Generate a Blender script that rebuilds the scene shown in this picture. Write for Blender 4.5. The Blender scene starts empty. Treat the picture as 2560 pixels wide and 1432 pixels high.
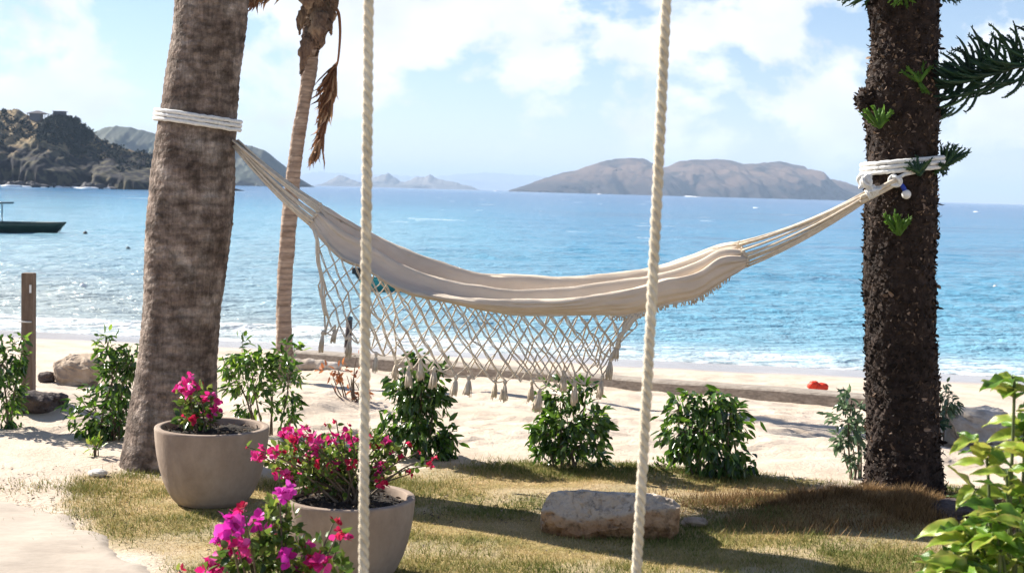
import bpy, math
import numpy as np
from mathutils import Matrix, Vector

rng = np.random.default_rng(11)
SC = bpy.context.scene
COL = SC.collection
rad = math.radians

# ------------------------------------------------------------------ camera
W, H, F = 2560.0, 1432.0, 3517.0          # photo size, focal length in photo pixels
PITCH = math.degrees(math.atan(240 / F))
ROLL = 1.55
CAM = np.array([0.0, 0.0, 1.7])
RM = Matrix.Rotation(rad(90 - PITCH), 3, 'X') @ Matrix.Rotation(rad(ROLL), 3, 'Z')
RN = np.array(RM)
cd = bpy.data.cameras.new('camera')
cd.sensor_width = 36.0
cd.lens = 36.0 * F / W
cd.clip_start = 0.05
cd.clip_end = 80000
cd.dof.use_dof = True
cd.dof.focus_distance = 7.6
cd.dof.aperture_fstop = 7.1
cam = bpy.data.objects.new('camera', cd)
COL.objects.link(cam)
cam.matrix_world = Matrix.Translation(CAM) @ RM.to_4x4()
SC.camera = cam

# ------------------------------------------------------------------ light
SUN_AZ = math.atan2(-1.0, 0.66)           # sun stands to the left and beyond the scene
SUN_EL = rad(33)
sdir = np.array([math.sin(SUN_AZ) * math.cos(SUN_EL), math.cos(SUN_AZ) * math.cos(SUN_EL), math.sin(SUN_EL)])
sl = bpy.data.lights.new('sun', 'SUN')
sl.energy = 5.0
sl.angle = rad(0.5)
sl.color = (1.0, 0.94, 0.84)
so = bpy.data.objects.new('sun', sl)
COL.objects.link(so)
so.rotation_euler = Vector(sdir).to_track_quat('Z', 'Y').to_euler()
so.location = (-10, 8, 12)

SC.view_settings.view_transform = 'Standard'
SC.view_settings.look = 'None'
SC.view_settings.gamma = 1.0
SC.view_settings.use_curve_mapping = False
SC.view_settings.exposure = 1.4


def new_nodes(tree):
    tree.nodes.clear()
    return tree.nodes, tree.links


world = bpy.data.worlds.new('World')
SC.world = world
world.use_nodes = True
N, L = new_nodes(world.node_tree)
out = N.new('ShaderNodeOutputWorld')
sky = N.new('ShaderNodeTexSky')
sky.sky_type = 'NISHITA'
sky.sun_disc = False
sky.sun_elevation = SUN_EL
sky.sun_rotation = SUN_AZ
sky.air_density = 1.0
sky.dust_density = 0.0
sky.ozone_density = 1.0
bg1 = N.new('ShaderNodeBackground')
bg1.inputs['Strength'].default_value = 0.052
bg2 = N.new('ShaderNodeBackground')
bg2.inputs['Color'].default_value = (0.97, 0.98, 1.0, 1)
bg2.inputs['Strength'].default_value = 0.45
mixs = N.new('ShaderNodeMixShader')
tc = N.new('ShaderNodeTexCoord')
mp = N.new('ShaderNodeMapping')
mp.inputs['Scale'].default_value = (1.0, 1.0, 1.5)
mp.inputs['Location'].default_value = (1.13, 0.4, 0.2)
n1 = N.new('ShaderNodeTexNoise')
n1.inputs['Scale'].default_value = 9.5
n1.inputs['Detail'].default_value = 12
n1.inputs['Roughness'].default_value = 0.58
n1.inputs['Distortion'].default_value = 0.15
cr = N.new('ShaderNodeValToRGB')
cr.color_ramp.elements[0].position = 0.455
cr.color_ramp.elements[0].color = (0.0, 0.0, 0.0, 1)
cr.color_ramp.elements[1].position = 0.525
cr.color_ramp.elements[1].color = (0.9, 0.9, 0.9, 1)
L.new(tc.outputs['Generated'], mp.inputs['Vector'])
L.new(mp.outputs['Vector'], n1.inputs['Vector'])
# cumulus crowd together towards the horizon and are thinned overhead to cut sky fill
sz = N.new('ShaderNodeSeparateXYZ')
L.new(tc.outputs['Generated'], sz.inputs[0])
mrz = N.new('ShaderNodeMapRange')
mrz.inputs['From Min'].default_value = 0.05; mrz.inputs['From Max'].default_value = 0.5
mrz.inputs['To Min'].default_value = 0.0; mrz.inputs['To Max'].default_value = -0.12
L.new(sz.outputs['Z'], mrz.inputs['Value'])
adz = N.new('ShaderNodeMath'); adz.operation = 'ADD'
L.new(n1.outputs['Fac'], adz.inputs[0]); L.new(mrz.outputs['Result'], adz.inputs[1])
L.new(adz.outputs[0], cr.inputs['Fac'])
skt = N.new('ShaderNodeMix'); skt.data_type = 'RGBA'; skt.blend_type = 'MULTIPLY'; skt.inputs[0].default_value = 1.0
skt.inputs[7].default_value = (.86, .89, 1.04, 1)
L.new(sky.outputs['Color'], skt.inputs[6])
L.new(skt.outputs[2], bg1.inputs['Color'])
ncl_ = N.new('ShaderNodeTexNoise')
ncl_.inputs['Scale'].default_value = 16.0; ncl_.inputs['Detail'].default_value = 8
L.new(mp.outputs['Vector'], ncl_.inputs['Vector'])
mcl = N.new('ShaderNodeMapRange')
mcl.inputs['From Min'].default_value = .3; mcl.inputs['From Max'].default_value = .7
mcl.inputs['To Min'].default_value = .37; mcl.inputs['To Max'].default_value = .52
L.new(ncl_.outputs['Fac'], mcl.inputs['Value']); L.new(mcl.outputs['Result'], bg2.inputs['Strength'])
L.new(cr.outputs['Color'], mixs.inputs['Fac'])
L.new(bg1.outputs['Background'], mixs.inputs[1])
L.new(bg2.outputs['Background'], mixs.inputs[2])
L.new(mixs.outputs['Shader'], out.inputs['Surface'])


# ------------------------------------------------------------------ noise, terrain, projection
_tab = np.random.default_rng(5).random((256, 256))


def vnoise(x, y):
    x = np.asarray(x, float); y = np.asarray(y, float)
    xi = np.floor(x).astype(int); yi = np.floor(y).astype(int)
    fx = x - xi; fy = y - yi
    fx = fx * fx * (3 - 2 * fx); fy = fy * fy * (3 - 2 * fy)
    a = _tab[xi & 255, yi & 255]; b = _tab[(xi + 1) & 255, yi & 255]
    c = _tab[xi & 255, (yi + 1) & 255]; d = _tab[(xi + 1) & 255, (yi + 1) & 255]
    return (a * (1 - fx) + b * fx) * (1 - fy) + (c * (1 - fx) + d * fx) * fy


def fbm(x, y, o=4, g=0.5):
    r = 0; a = 1; t = 0
    x = np.asarray(x, float); y = np.asarray(y, float)
    for k in range(o):
        r = r + a * vnoise(x * 2 ** k + 17.3 * k, y * 2 ** k + 9.1 * k); t += a; a *= g
    return r / t


def sstep(a, b, x):
    t = np.clip((np.asarray(x, float) - a) / (b - a), 0, 1)
    return t * t * (3 - 2 * t)


SHORE = 25.0
SEA_Z = -1.2


def shore_s(x, y):
    return y + 0.17 * np.clip(x, -60, 60)


def hgt(x, y):
    x = np.asarray(x, float); y = np.asarray(y, float)
    s = shore_s(x, y)
    z = np.interp(s, [-50, 8.8, 10.2, 14, 18, 22, 25, 28, 40, 100], [0, 0, -.07, -.40, -.74, -1.02, -1.2, -1.5, -2.6, -5])
    sand = sstep(9.0, 9.8, s) * (1 - sstep(20.5, 23, s))
    z = z + sand * ((fbm(x * 0.9 + 3, y * 0.9) - .5) * 0.16 + (fbm(x * 3.2, y * 3.2 + 7, 3) - .5) * 0.06)
    z = z + (1 - sand) * (1 - sstep(20, 23, s)) * (fbm(x * 2.1, y * 2.1 + 40, 3) - .5) * 0.035
    # grassy mound in front of the pine
    z = z + 0.11 * np.exp(-((x - 1.95) / .55) ** 2 - ((y - 7.48) / .24) ** 2)
    z = z + 0.03 * np.exp(-((x - 2.45) / .5) ** 2 - ((y - 7.95) / .4) ** 2)
    # low sand ridge behind the shrubs
    z = z + 0.10 * np.exp(-((x + 1.7) / .6) ** 2 - ((y - 11.6) / .6) ** 2)
    z = z + 0.12 * np.exp(-((x + 3.6) / .9) ** 2 - ((y - 10.7) / .5) ** 2)
    return z


def ray(u, v):
    d = RN @ np.array([(u - W / 2) / F, (H / 2 - v) / F, -1.0])
    return d


def P(u, v, Y):
    d = ray(u, v)
    return CAM + d * (Y / d[1])


def G(u, v):
    d = ray(u, v)
    t = np.geomspace(1.5, 400, 6000)
    p = CAM[None] + t[:, None] * d[None]
    below = p[:, 2] < hgt(p[:, 0], p[:, 1])
    i = int(np.argmax(below)) if below.any() else len(t) - 1
    q = p[i].copy()
    q[2] = float(hgt(q[0], q[1]))
    return q


def SEA(u, v):
    d = ray(u, v)
    return CAM + d * ((SEA_Z - CAM[2]) / d[2])


def cubic(xs, ys, xq):
    xs = np.asarray(xs, float); ys = np.asarray(ys, float); xq = np.asarray(xq, float)
    m = np.gradient(ys, xs, axis=0)
    i = np.clip(np.searchsorted(xs, xq, side='right') - 1, 0, len(xs) - 2)
    h = xs[i + 1] - xs[i]; t = (xq - xs[i]) / h
    if ys.ndim > 1:
        h = h[:, None]; t = t[:, None]
    return ((2 * t ** 3 - 3 * t ** 2 + 1) * ys[i] + (t ** 3 - 2 * t ** 2 + t) * h * m[i]
            + (-2 * t ** 3 + 3 * t ** 2) * ys[i + 1] + (t ** 3 - t ** 2) * h * m[i + 1])


def unit(a):
    a = np.asarray(a, float)
    return a / np.maximum(np.linalg.norm(a, axis=-1, keepdims=True), 1e-9)


# ------------------------------------------------------------------ materials
def mat(name, stops, scale=6.0, rough=0.8, bump=0.2, bscale=None, stretch=(1, 1, 1), fac='noise', trans=0.0,
        spec=0.3, detail=6.0, bdist=0.01, rmix=0.6, tint=None, fine=None, rings=None):
    m = bpy.data.materials.new(name)
    m.use_nodes = True
    N, L = new_nodes(m.node_tree)
    o = N.new('ShaderNodeOutputMaterial')
    b = N.new('ShaderNodeBsdfPrincipled')
    b.inputs['Roughness'].default_value = rough
    b.inputs['Specular IOR Level'].default_value = spec
    tc = N.new('ShaderNodeTexCoord'); mp = N.new('ShaderNodeMapping')
    mp.inputs['Scale'].default_value = stretch
    L.new(tc.outputs['Object'], mp.inputs['Vector'])
    nz = N.new('ShaderNodeTexNoise')
    nz.inputs['Scale'].default_value = scale; nz.inputs['Detail'].default_value = detail
    nz.inputs['Roughness'].default_value = 0.62
    L.new(mp.outputs['Vector'], nz.inputs['Vector'])
    rp = N.new('ShaderNodeValToRGB')
    el = rp.color_ramp.elements
    while len(el) < len(stops):
        el.new(0.5)
    for e, (p, c) in zip(el, stops):
        e.position = p; e.color = (*c, 1)
    src = nz.outputs['Fac']
    if fac in ('rnd', 'both'):
        at = N.new('ShaderNodeAttribute'); at.attribute_name = 'rnd'
        src = at.outputs['Fac']
        if fac == 'both':
            mx = N.new('ShaderNodeMix')
            mx.inputs[0].default_value = rmix
            L.new(nz.outputs['Fac'], mx.inputs[2]); L.new(at.outputs['Fac'], mx.inputs[3])
            src = mx.outputs[0]
    L.new(src, rp.inputs['Fac'])
    colour = rp.outputs['Color']

    def times(f, lo, hi, p0, p1):
        nonlocal colour
        q = N.new('ShaderNodeValToRGB')
        q.color_ramp.elements[0].position = p0; q.color_ramp.elements[0].color = (lo, lo, lo, 1)
        q.color_ramp.elements[1].position = p1; q.color_ramp.elements[1].color = (hi, hi, hi, 1)
        L.new(f, q.inputs['Fac'])
        x = N.new('ShaderNodeMix'); x.data_type = 'RGBA'; x.blend_type = 'MULTIPLY'; x.inputs[0].default_value = 1.0
        L.new(colour, x.inputs[6]); L.new(q.outputs['Color'], x.inputs[7])
        colour = x.outputs[2]

    if fine:                                  # finer mottling: (scale, stretch, low, high, from, to)
        for fi in (fine if isinstance(fine, list) else [fine]):
            m2 = N.new('ShaderNodeMapping'); m2.inputs['Scale'].default_value = fi[1]
            L.new(tc.outputs['Object'], m2.inputs['Vector'])
            n2 = N.new('ShaderNodeTexNoise'); n2.inputs['Scale'].default_value = fi[0]
            n2.inputs['Detail'].default_value = 7; n2.inputs['Roughness'].default_value = .7
            L.new(m2.outputs['Vector'], n2.inputs['Vector'])
            times(n2.outputs['Fac'], fi[2], fi[3], fi[4], fi[5])
    if rings:                                 # old leaf-scar rings: (scale, distortion, low)
        wv = N.new('ShaderNodeTexWave'); wv.bands_direction = 'Z'; wv.inputs['Scale'].default_value = rings[0]
        wv.inputs['Distortion'].default_value = rings[1]; wv.inputs['Detail'].default_value = 4; wv.inputs['Detail Scale'].default_value = 2.0
        L.new(tc.outputs['Object'], wv.inputs['Vector'])
        times(wv.outputs['Fac'], rings[2], 1.1, 0.05, .5)
    L.new(colour, b.inputs['Base Color'])
    if bump > 0:
        nb = N.new('ShaderNodeTexNoise')
        nb.inputs['Scale'].default_value = bscale or scale * 5
        nb.inputs['Detail'].default_value = 5
        L.new(mp.outputs['Vector'], nb.inputs['Vector'])
        bp = N.new('ShaderNodeBump')
        bp.inputs['Strength'].default_value = bump
        bp.inputs['Distance'].default_value = bdist
        L.new(nb.outputs['Fac'], bp.inputs['Height'])
        L.new(bp.outputs['Normal'], b.inputs['Normal'])
    if trans > 0:
        t = N.new('ShaderNodeBsdfTranslucent')
        if tint:
            tm = N.new('ShaderNodeMix'); tm.data_type = 'RGBA'; tm.blend_type = 'MULTIPLY'
            tm.inputs[0].default_value = 1.0
            tm.inputs[7].default_value = (*tint, 1)
            L.new(colour, tm.inputs[6]); L.new(tm.outputs[2], t.inputs['Color'])
        else:
            L.new(colour, t.inputs['Color'])
        ms = N.new('ShaderNodeMixShader'); ms.inputs['Fac'].default_value = trans
        L.new(b.outputs['BSDF'], ms.inputs[1]); L.new(t.outputs['BSDF'], ms.inputs[2])
        L.new(ms.outputs['Shader'], o.inputs['Surface'])
    else:
        L.new(b.outputs['BSDF'], o.inputs['Surface'])
    return m


MT = {}
MT['palm'] = mat('palm_bark', [(0.30, (.080, .058, .046)), (0.44, (.155, .116, .094)), (0.55, (.22, .173, .143)), (0.70, (.31, .265, .23))],
                 scale=5.5, stretch=(1, 1, 1.1), bump=.8, bscale=46, rough=.92, bdist=.02, spec=.12,
                 fine=[(11, (1, 1, .8), .55, 1.35, .38, .64), (70, (1, 1, .14), .74, 1.18, .36, .62), (30, (.5, .5, 1.3), .78, 1.15, .36, .6)], rings=(4.2, 5.5, .80))
MT['palm2'] = mat('slim_palm_bark', [(0.3, (.17, .12, .09)), (0.55, (.30, .225, .175)), (0.75, (.42, .33, .26))],
                  scale=4, stretch=(1, 1, 5), bump=.6, bscale=12, rough=.9, spec=.15, rings=(5.2, 2.5, .84))
MT['pine'] = mat('pine_bark', [(0.3, (.011, .007, .006)), (0.5, (.028, .018, .014)), (0.7, (.060, .040, .031))],
                 scale=16, bump=.9, bscale=60, rough=.85, bdist=.02, spec=.2)
MT['flake'] = mat('pine_bark_flakes', [(0.0, (.012, .008, .006)), (0.5, (.060, .040, .029)), (1.0, (.30, .205, .145))], fac='rnd', bump=0, rough=.8, spec=.2)
MT['needle'] = mat('pine_needles', [(0.0, (.012, .035, .022)), (0.6, (.022, .065, .030)), (1.0, (.05, .10, .03))], fac='rnd', bump=0, rough=.5, trans=.12)
MT['needle_sunlit'] = mat('sunlit_pine_needles', [(0.0, (.05, .12, .015)), (1.0, (.13, .26, .03))], fac='rnd', bump=0, rough=.5, trans=.35)  # brighter needle copy: sunlight shining through is painted into the green
MT['cloth'] = mat('hammock_cloth', [(0.3, (.70, .61, .50)), (0.7, (.82, .74, .63))], scale=9, bump=.25, bscale=260, rough=.95, trans=.30, spec=.1, tint=(1.0, .86, .67), stretch=(.4, 1, 1))
MT['cord'] = mat('cotton_cord', [(0.3, (.58, .49, .385)), (0.7, (.76, .67, .55))], scale=40, bump=.3, bscale=300, rough=.95, spec=.1, trans=.1)
MT['whiterope'] = mat('white_braided_rope', [(0.3, (.66, .65, .63)), (0.7, (.84, .83, .80))], scale=60, bump=.5, bscale=400, rough=.8, spec=.2)
MT['swingrope'] = mat('twisted_cream_rope', [(0.3, (.56, .48, .35)), (0.7, (.80, .73, .60))], scale=14, stretch=(1, 1, .4), fine=(90, (1, 1, .5), .8, 1.08, .35, .6), bump=.5, bscale=500, rough=.8, spec=.2, trans=.08)
MT['blue'] = mat('blue_tape', [(0.3, (.01, .03, .25)), (0.7, (.02, .06, .4))], bump=0, rough=.5)
MT['pot'] = mat('grey_brown_clay', [(0.25, (.225, .165, .125)), (0.5, (.325, .252, .200)), (0.75, (.40, .325, .265))], scale=2.8, bump=.15, bscale=60, rough=.88, spec=.2, fine=(22, (1, 1, .5), .84, 1.08, .3, .7))
MT['soil'] = mat('dark_soil', [(0.3, (.010, .008, .007)), (0.7, (.045, .034, .026))], scale=30, bump=.6, rough=.95)
MT['leaf'] = mat('shrub_leaf', [(0.0, (.014, .040, .010)), (0.4, (.045, .105, .022)), (0.75, (.10, .20, .040)), (1.0, (.21, .33, .08))], fac='rnd', bump=0, rough=.27, trans=.36, spec=.6, tint=(1.35, 1.3, .5))
MT['leafpale'] = mat('pale_shrub_leaf', [(0.0, (.045, .085, .045)), (0.5, (.085, .15, .075)), (1.0, (.20, .29, .15))], fac='rnd', bump=0, rough=.28, trans=.32, spec=.6)
MT['leafbig'] = mat('garden_leaf', [(0.15, (.045, .11, .012)), (0.42, (.14, .27, .022)), (0.62, (.28, .38, .045)), (0.85, (.42, .36, .09))], scale=9, fac='both', rmix=.65, bump=.15, bscale=50, rough=.36, trans=.36, spec=.5)
MT['stem'] = mat('woody_stem', [(0.3, (.09, .065, .045)), (0.7, (.19, .145, .10))], scale=30, bump=.3, rough=.85)
MT['greenstem'] = mat('green_stem', [(0.3, (.05, .08, .025)), (0.7, (.12, .14, .05))], scale=30, bump=.2, rough=.7)
MT['bract'] = mat('magenta_bract', [(0.0, (.36, .010, .075)), (0.4, (.62, .022, .20)), (0.75, (.78, .07, .36)), (1.0, (.84, .16, .50))], fac='rnd', bump=0, rough=.6, trans=.38, spec=.2)
MT['bractviolet'] = mat('violet_bract', [(0.0, (.36, .008, .16)), (0.5, (.62, .03, .40)), (1.0, (.78, .12, .60))], fac='rnd', bump=0, rough=.6, trans=.38, spec=.2)
MT['bractred'] = mat('red_bract', [(0.0, (.32, .010, .03)), (1.0, (.72, .03, .12))], fac='rnd', bump=0, rough=.6, trans=.38, spec=.2)
MT['bleaf'] = mat('bougainvillea_leaf', [(0.0, (.035, .075, .014)), (0.5, (.11, .18, .03)), (1.0, (.28, .33, .06))], fac='rnd', bump=0, rough=.35, trans=.42, spec=.4)
MT['grass'] = mat('dry_grass_blade', [(0.0, (.105, .135, .026)), (0.30, (.215, .215, .058)), (0.55, (.36, .29, .11)), (0.8, (.52, .37, .16)), (1.0, (.60, .45, .25))], fac='rnd', bump=0, rough=.7, trans=.25, spec=.15)
MT['browngrass'] = mat('straw_grass_blade', [(0.0, (.11, .062, .025)), (0.5, (.25, .150, .065)), (1.0, (.42, .28, .14))], fac='rnd', bump=0, rough=.8, trans=.2, spec=.1)
MT['litter'] = mat('dry_litter', [(0.0, (.05, .035, .025)), (0.6, (.20, .14, .09)), (1.0, (.42, .33, .24))], fac='rnd', bump=0, rough=.9)
MT['limestone'] = mat('pitted_limestone', [(0.18, (.20, .098, .045)), (0.36, (.36, .225, .125)), (0.5, (.40, .31, .225)), (0.66, (.45, .375, .30)), (0.85, (.62, .55, .46))], scale=8, bump=1.0, bscale=26, rough=.92, bdist=.03, spec=.12, fac='both', rmix=.55, fine=(20, (1, 1, 1), .5, 1.12, .34, .50))
MT['rock'] = mat('tan_rock', [(0.3, (.16, .115, .085)), (0.5, (.38, .29, .21)), (0.7, (.52, .42, .33))], scale=4, bump=.8, bscale=16, rough=.9, bdist=.03)
MT['darkrock'] = mat('dark_rock', [(0.3, (.045, .034, .032)), (0.7, (.13, .10, .09))], scale=6, bump=.8, rough=.9, bdist=.03)
MT['greyrock'] = mat('grey_rock', [(0.3, (.22, .17, .135)), (0.5, (.42, .36, .30)), (0.7, (.66, .63, .59))], scale=3, bump=.7, rough=.9, bdist=.03)
MT['whitestone'] = mat('white_stone', [(0.3, (.6, .55, .48)), (0.7, (.78, .74, .68))], scale=8, bump=.4, rough=.9)
MT['timber'] = mat('weathered_timber', [(0.3, (.20, .165, .135)), (0.5, (.31, .265, .22)), (0.7, (.41, .36, .305))], scale=3, stretch=(1, 9, 14), bump=.5, rough=.9, fine=(6, (1, 1, 1), .75, 1.08, .3, .65))
MT['post'] = mat('brown_post', [(0.3, (.12, .082, .06)), (0.7, (.22, .16, .12))], scale=5, stretch=(8, 8, 1), bump=.4, rough=.85)
MT['boatgreen'] = mat('dark_green_hull', [(0.3, (.006, .028, .020)), (0.7, (.010, .042, .026))], scale=2, bump=0, rough=.35, spec=.5)
MT['boatblue'] = mat('blue_grey_cover', [(0.3, (.05, .09, .11)), (0.7, (.08, .13, .15))], scale=2, bump=0, rough=.6)
MT['boatteal'] = mat('teal_hull', [(0.3, (.02, .20, .19)), (0.7, (.04, .28, .26))], scale=2, bump=0, rough=.4)
MT['black'] = mat('black_plastic', [(0.3, (.010, .010, .012)), (0.7, (.022, .022, .024))], bump=0, rough=.5)
MT['white'] = mat('white_plastic', [(0.3, (.68, .68, .68)), (0.7, (.8, .8, .8))], bump=0, rough=.5)
MT['red'] = mat('red_orange_float', [(0.3, (.58, .035, .014)), (0.7, (.74, .06, .024))], scale=10, bump=.2, rough=.55)
MT['dryfrond'] = mat('dry_palm_frond', [(0.0, (.10, .045, .025)), (0.5, (.24, .115, .06)), (1.0, (.42, .28, .17))], fac='rnd', bump=0, rough=.8, trans=.2)
MT['sheath'] = mat('palm_sheath', [(0.3, (.06, .036, .028)), (0.5, (.15, .098, .07)), (0.7, (.32, .24, .165))], scale=7, stretch=(1.5, 1.5, .3), bump=.8, rough=.9, bdist=.03)
MT['frond'] = mat('palm_frond', [(0.0, (.025, .055, .012)), (1.0, (.09, .15, .03))], fac='rnd', bump=0, rough=.4, trans=.25)
MT['redleaf'] = mat('rust_leaf', [(0.0, (.16, .04, .018)), (1.0, (.50, .19, .07))], fac='rnd', bump=0, rough=.6, trans=.3)
MT['path'] = mat('pale_path_concrete', [(0.25, (.31, .255, .205)), (0.5, (.40, .338, .275)), (0.75, (.47, .405, .335))], scale=1.6, bump=.25, bscale=26, rough=.9, stretch=(1, 1.8, 1), fine=(9, (1, 2.5, 1), .86, 1.06, .3, .7))
MT['hutwall'] = mat('hut_wall', [(0.3, (.13, .12, .13)), (0.7, (.19, .18, .19))], bump=0)
MT['hutroof'] = mat('hut_roof', [(0.3, (.06, .05, .06)), (0.7, (.10, .09, .10))], bump=0)
MT['scrub'] = mat('headland_scrub', [(0.0, (.010, .017, .014)), (0.6, (.028, .036, .024)), (1.0, (.065, .070, .042))], fac='rnd', bump=0, rough=.9)
MT['foam'] = mat('sea_foam', [(0.3, (.75, .77, .78)), (0.7, (.85, .86, .87))], bump=0, rough=.9)


def ground_material():
    m = bpy.data.materials.new('sand_and_turf'); m.use_nodes = True
    N, L = new_nodes(m.node_tree)
    o = N.new('ShaderNodeOutputMaterial'); b = N.new('ShaderNodeBsdfPrincipled')
    tc = N.new('ShaderNodeTexCoord')

    def noise(sc, det=5, ro=.6):
        n = N.new('ShaderNodeTexNoise'); n.inputs['Scale'].default_value = sc
        n.inputs['Detail'].default_value = det; n.inputs['Roughness'].default_value = ro
        L.new(tc.outputs['Object'], n.inputs['Vector']); return n

    def ramp(src, stops):
        r = N.new('ShaderNodeValToRGB'); e = r.color_ramp.elements
        while len(e) < len(stops): e.new(.5)
        for q, (p, c) in zip(e, stops): q.position = p; q.color = (*c, 1)
        L.new(src, r.inputs['Fac']); return r

    def mixc(f, a, c):
        x = N.new('ShaderNodeMix'); x.data_type = 'RGBA'
        L.new(f, x.inputs[0]); L.new(a, x.inputs[6]); L.new(c, x.inputs[7]); return x.outputs[2]

    def attr(nm):
        a = N.new('ShaderNodeAttribute'); a.attribute_name = nm; return a.outputs['Fac']

    sand = ramp(noise(2.2, 8, .7).outputs['Fac'], [(.3, (.42, .335, .255)), (.5, (.525, .432, .342)), (.7, (.60, .505, .412))])
    turf = ramp(noise(3.5, 7, .7).outputs['Fac'], [(.32, (.17, .155, .04)), (.48, (.28, .215, .08)), (.6, (.36, .265, .125)), (.75, (.45, .345, .21))])
    wet = ramp(noise(.8, 5).outputs['Fac'], [(.3, (.30, .265, .25)), (.7, (.38, .34, .32))])
    c = mixc(attr('lawn'), sand.outputs['Color'], turf.outputs['Color'])
    c = mixc(attr('wet'), c, wet.outputs['Color'])
    L.new(c, b.inputs['Base Color'])
    mr = N.new('ShaderNodeMapRange')
    mr.inputs['To Min'].default_value = .95; mr.inputs['To Max'].default_value = .22
    L.new(attr('wet'), mr.inputs['Value']); L.new(mr.outputs['Result'], b.inputs['Roughness'])
    b.inputs['Specular IOR Level'].default_value = .3
    n2 = noise(26, 6, .65)
    bp = N.new('ShaderNodeBump'); bp.inputs['Strength'].default_value = .55; bp.inputs['Distance'].default_value = .03
    sb = N.new('ShaderNodeMath'); sb.operation = 'MULTIPLY_ADD'
    iv = N.new('ShaderNodeMath'); iv.operation = 'SUBTRACT'; iv.inputs[0].default_value = 1.0
    L.new(attr('wet'), iv.inputs[1])
    L.new(n2.outputs['Fac'], sb.inputs[0]); L.new(iv.outputs[0], sb.inputs[1]); sb.inputs[2].default_value = 0
    L.new(sb.outputs[0], bp.inputs['Height'])
    L.new(bp.outputs['Normal'], b.inputs['Normal'])
    L.new(b.outputs['BSDF'], o.inputs['Surface'])
    return m


def sea_material():
    m = bpy.data.materials.new('sea_water'); m.use_nodes = True
    N, L = new_nodes(m.node_tree)
    o = N.new('ShaderNodeOutputMaterial'); b = N.new('ShaderNodeBsdfPrincipled')
    tc = N.new('ShaderNodeTexCoord')

    def noise(sc, stretch, det=4, ro=.6):
        mp = N.new('ShaderNodeMapping'); mp.inputs['Scale'].default_value = stretch
        L.new(tc.outputs['Object'], mp.inputs['Vector'])
        n = N.new('ShaderNodeTexNoise'); n.inputs['Scale'].default_value = sc
        n.inputs['Detail'].default_value = det; n.inputs['Roughness'].default_value = ro
        L.new(mp.outputs['Vector'], n.inputs['Vector']); return n.outputs['Fac']

    def attr(nm):
        a = N.new('ShaderNodeAttribute'); a.attribute_name = nm; return a.outputs['Fac']

    def ramp(src, stops):
        r = N.new('ShaderNodeValToRGB'); e = r.color_ramp.elements
        while len(e) < len(stops): e.new(.5)
        for q, (p, c) in zip(e, stops): q.position = p; q.color = (*c, 1)
        L.new(src, r.inputs['Fac']); return r.outputs['Color']

    def mixc(f, a, c):
        x = N.new('ShaderNodeMix'); x.data_type = 'RGBA'
        L.new(f, x.inputs[0])
        L.new(a, x.inputs[6]); L.new(c, x.inputs[7]); return x.outputs[2]

    # depth: 0 at the beach, 1 far out (log scale, vertex attribute), lowered on the left to paint in sun glitter
    base = ramp(attr('depth_glitter'), [(.0, (.38, .44, .43)), (.09, (.30, .44, .49)), (.24, (.19, .40, .51)), (.44, (.095, .32, .47)), (.60, (.045, .235, .41)), (.82, (.030, .15, .33)), (1.0, (.026, .12, .28))])
    reef = ramp(noise(1.0, (.028, .075, 1), 5, .65), [(.50, (0, 0, 0)), (.62, (.75, .75, .75))])
    rcol = N.new('ShaderNodeRGB'); rcol.outputs[0].default_value = (.05, .13, .24, 1)
    rm = N.new('ShaderNodeMath'); rm.operation = 'MULTIPLY'
    L.new(reef, rm.inputs[0]); L.new(attr('reef'), rm.inputs[1])
    c = mixc(rm.outputs[0], base, rcol.outputs[0])
    fm = N.new('ShaderNodeMath'); fm.operation = 'MULTIPLY'
    fr = ramp(noise(1.0, (2.6, 5.0, 1), 6, .75), [(.40, (0, 0, 0)), (.60, (1, 1, 1))])
    L.new(fr, fm.inputs[0]); L.new(attr('foam'), fm.inputs[1])
    fcol = N.new('ShaderNodeRGB'); fcol.outputs[0].default_value = (.80, .82, .83, 1)
    c = mixc(fm.outputs[0], c, fcol.outputs[0])
    L.new(c, b.inputs['Base Color'])
    rr = N.new('ShaderNodeMapRange'); rr.inputs['To Min'].default_value = .16; rr.inputs['To Max'].default_value = .9
    L.new(fm.outputs[0], rr.inputs['Value']); L.new(rr.outputs['Result'], b.inputs['Roughness'])
    b.inputs['IOR'].default_value = 1.33
    b.inputs['Specular IOR Level'].default_value = .34
    h1 = noise(1.0, (.55, 1.5, 1), 5, .62)
    h2 = noise(1.0, (3.2, 7.0, 1), 3, .6)
    a1 = N.new('ShaderNodeMath'); a1.operation = 'MULTIPLY_ADD'; a1.inputs[1].default_value = .22
    L.new(h2, a1.inputs[0]); L.new(h1, a1.inputs[2])
    bp = N.new('ShaderNodeBump'); bp.inputs['Strength'].default_value = 1.0; bp.inputs['Distance'].default_value = .6
    L.new(a1.outputs[0], bp.inputs['Height']); L.new(bp.outputs['Normal'], b.inputs['Normal'])
    L.new(b.outputs['BSDF'], o.inputs['Surface'])
    return m


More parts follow.
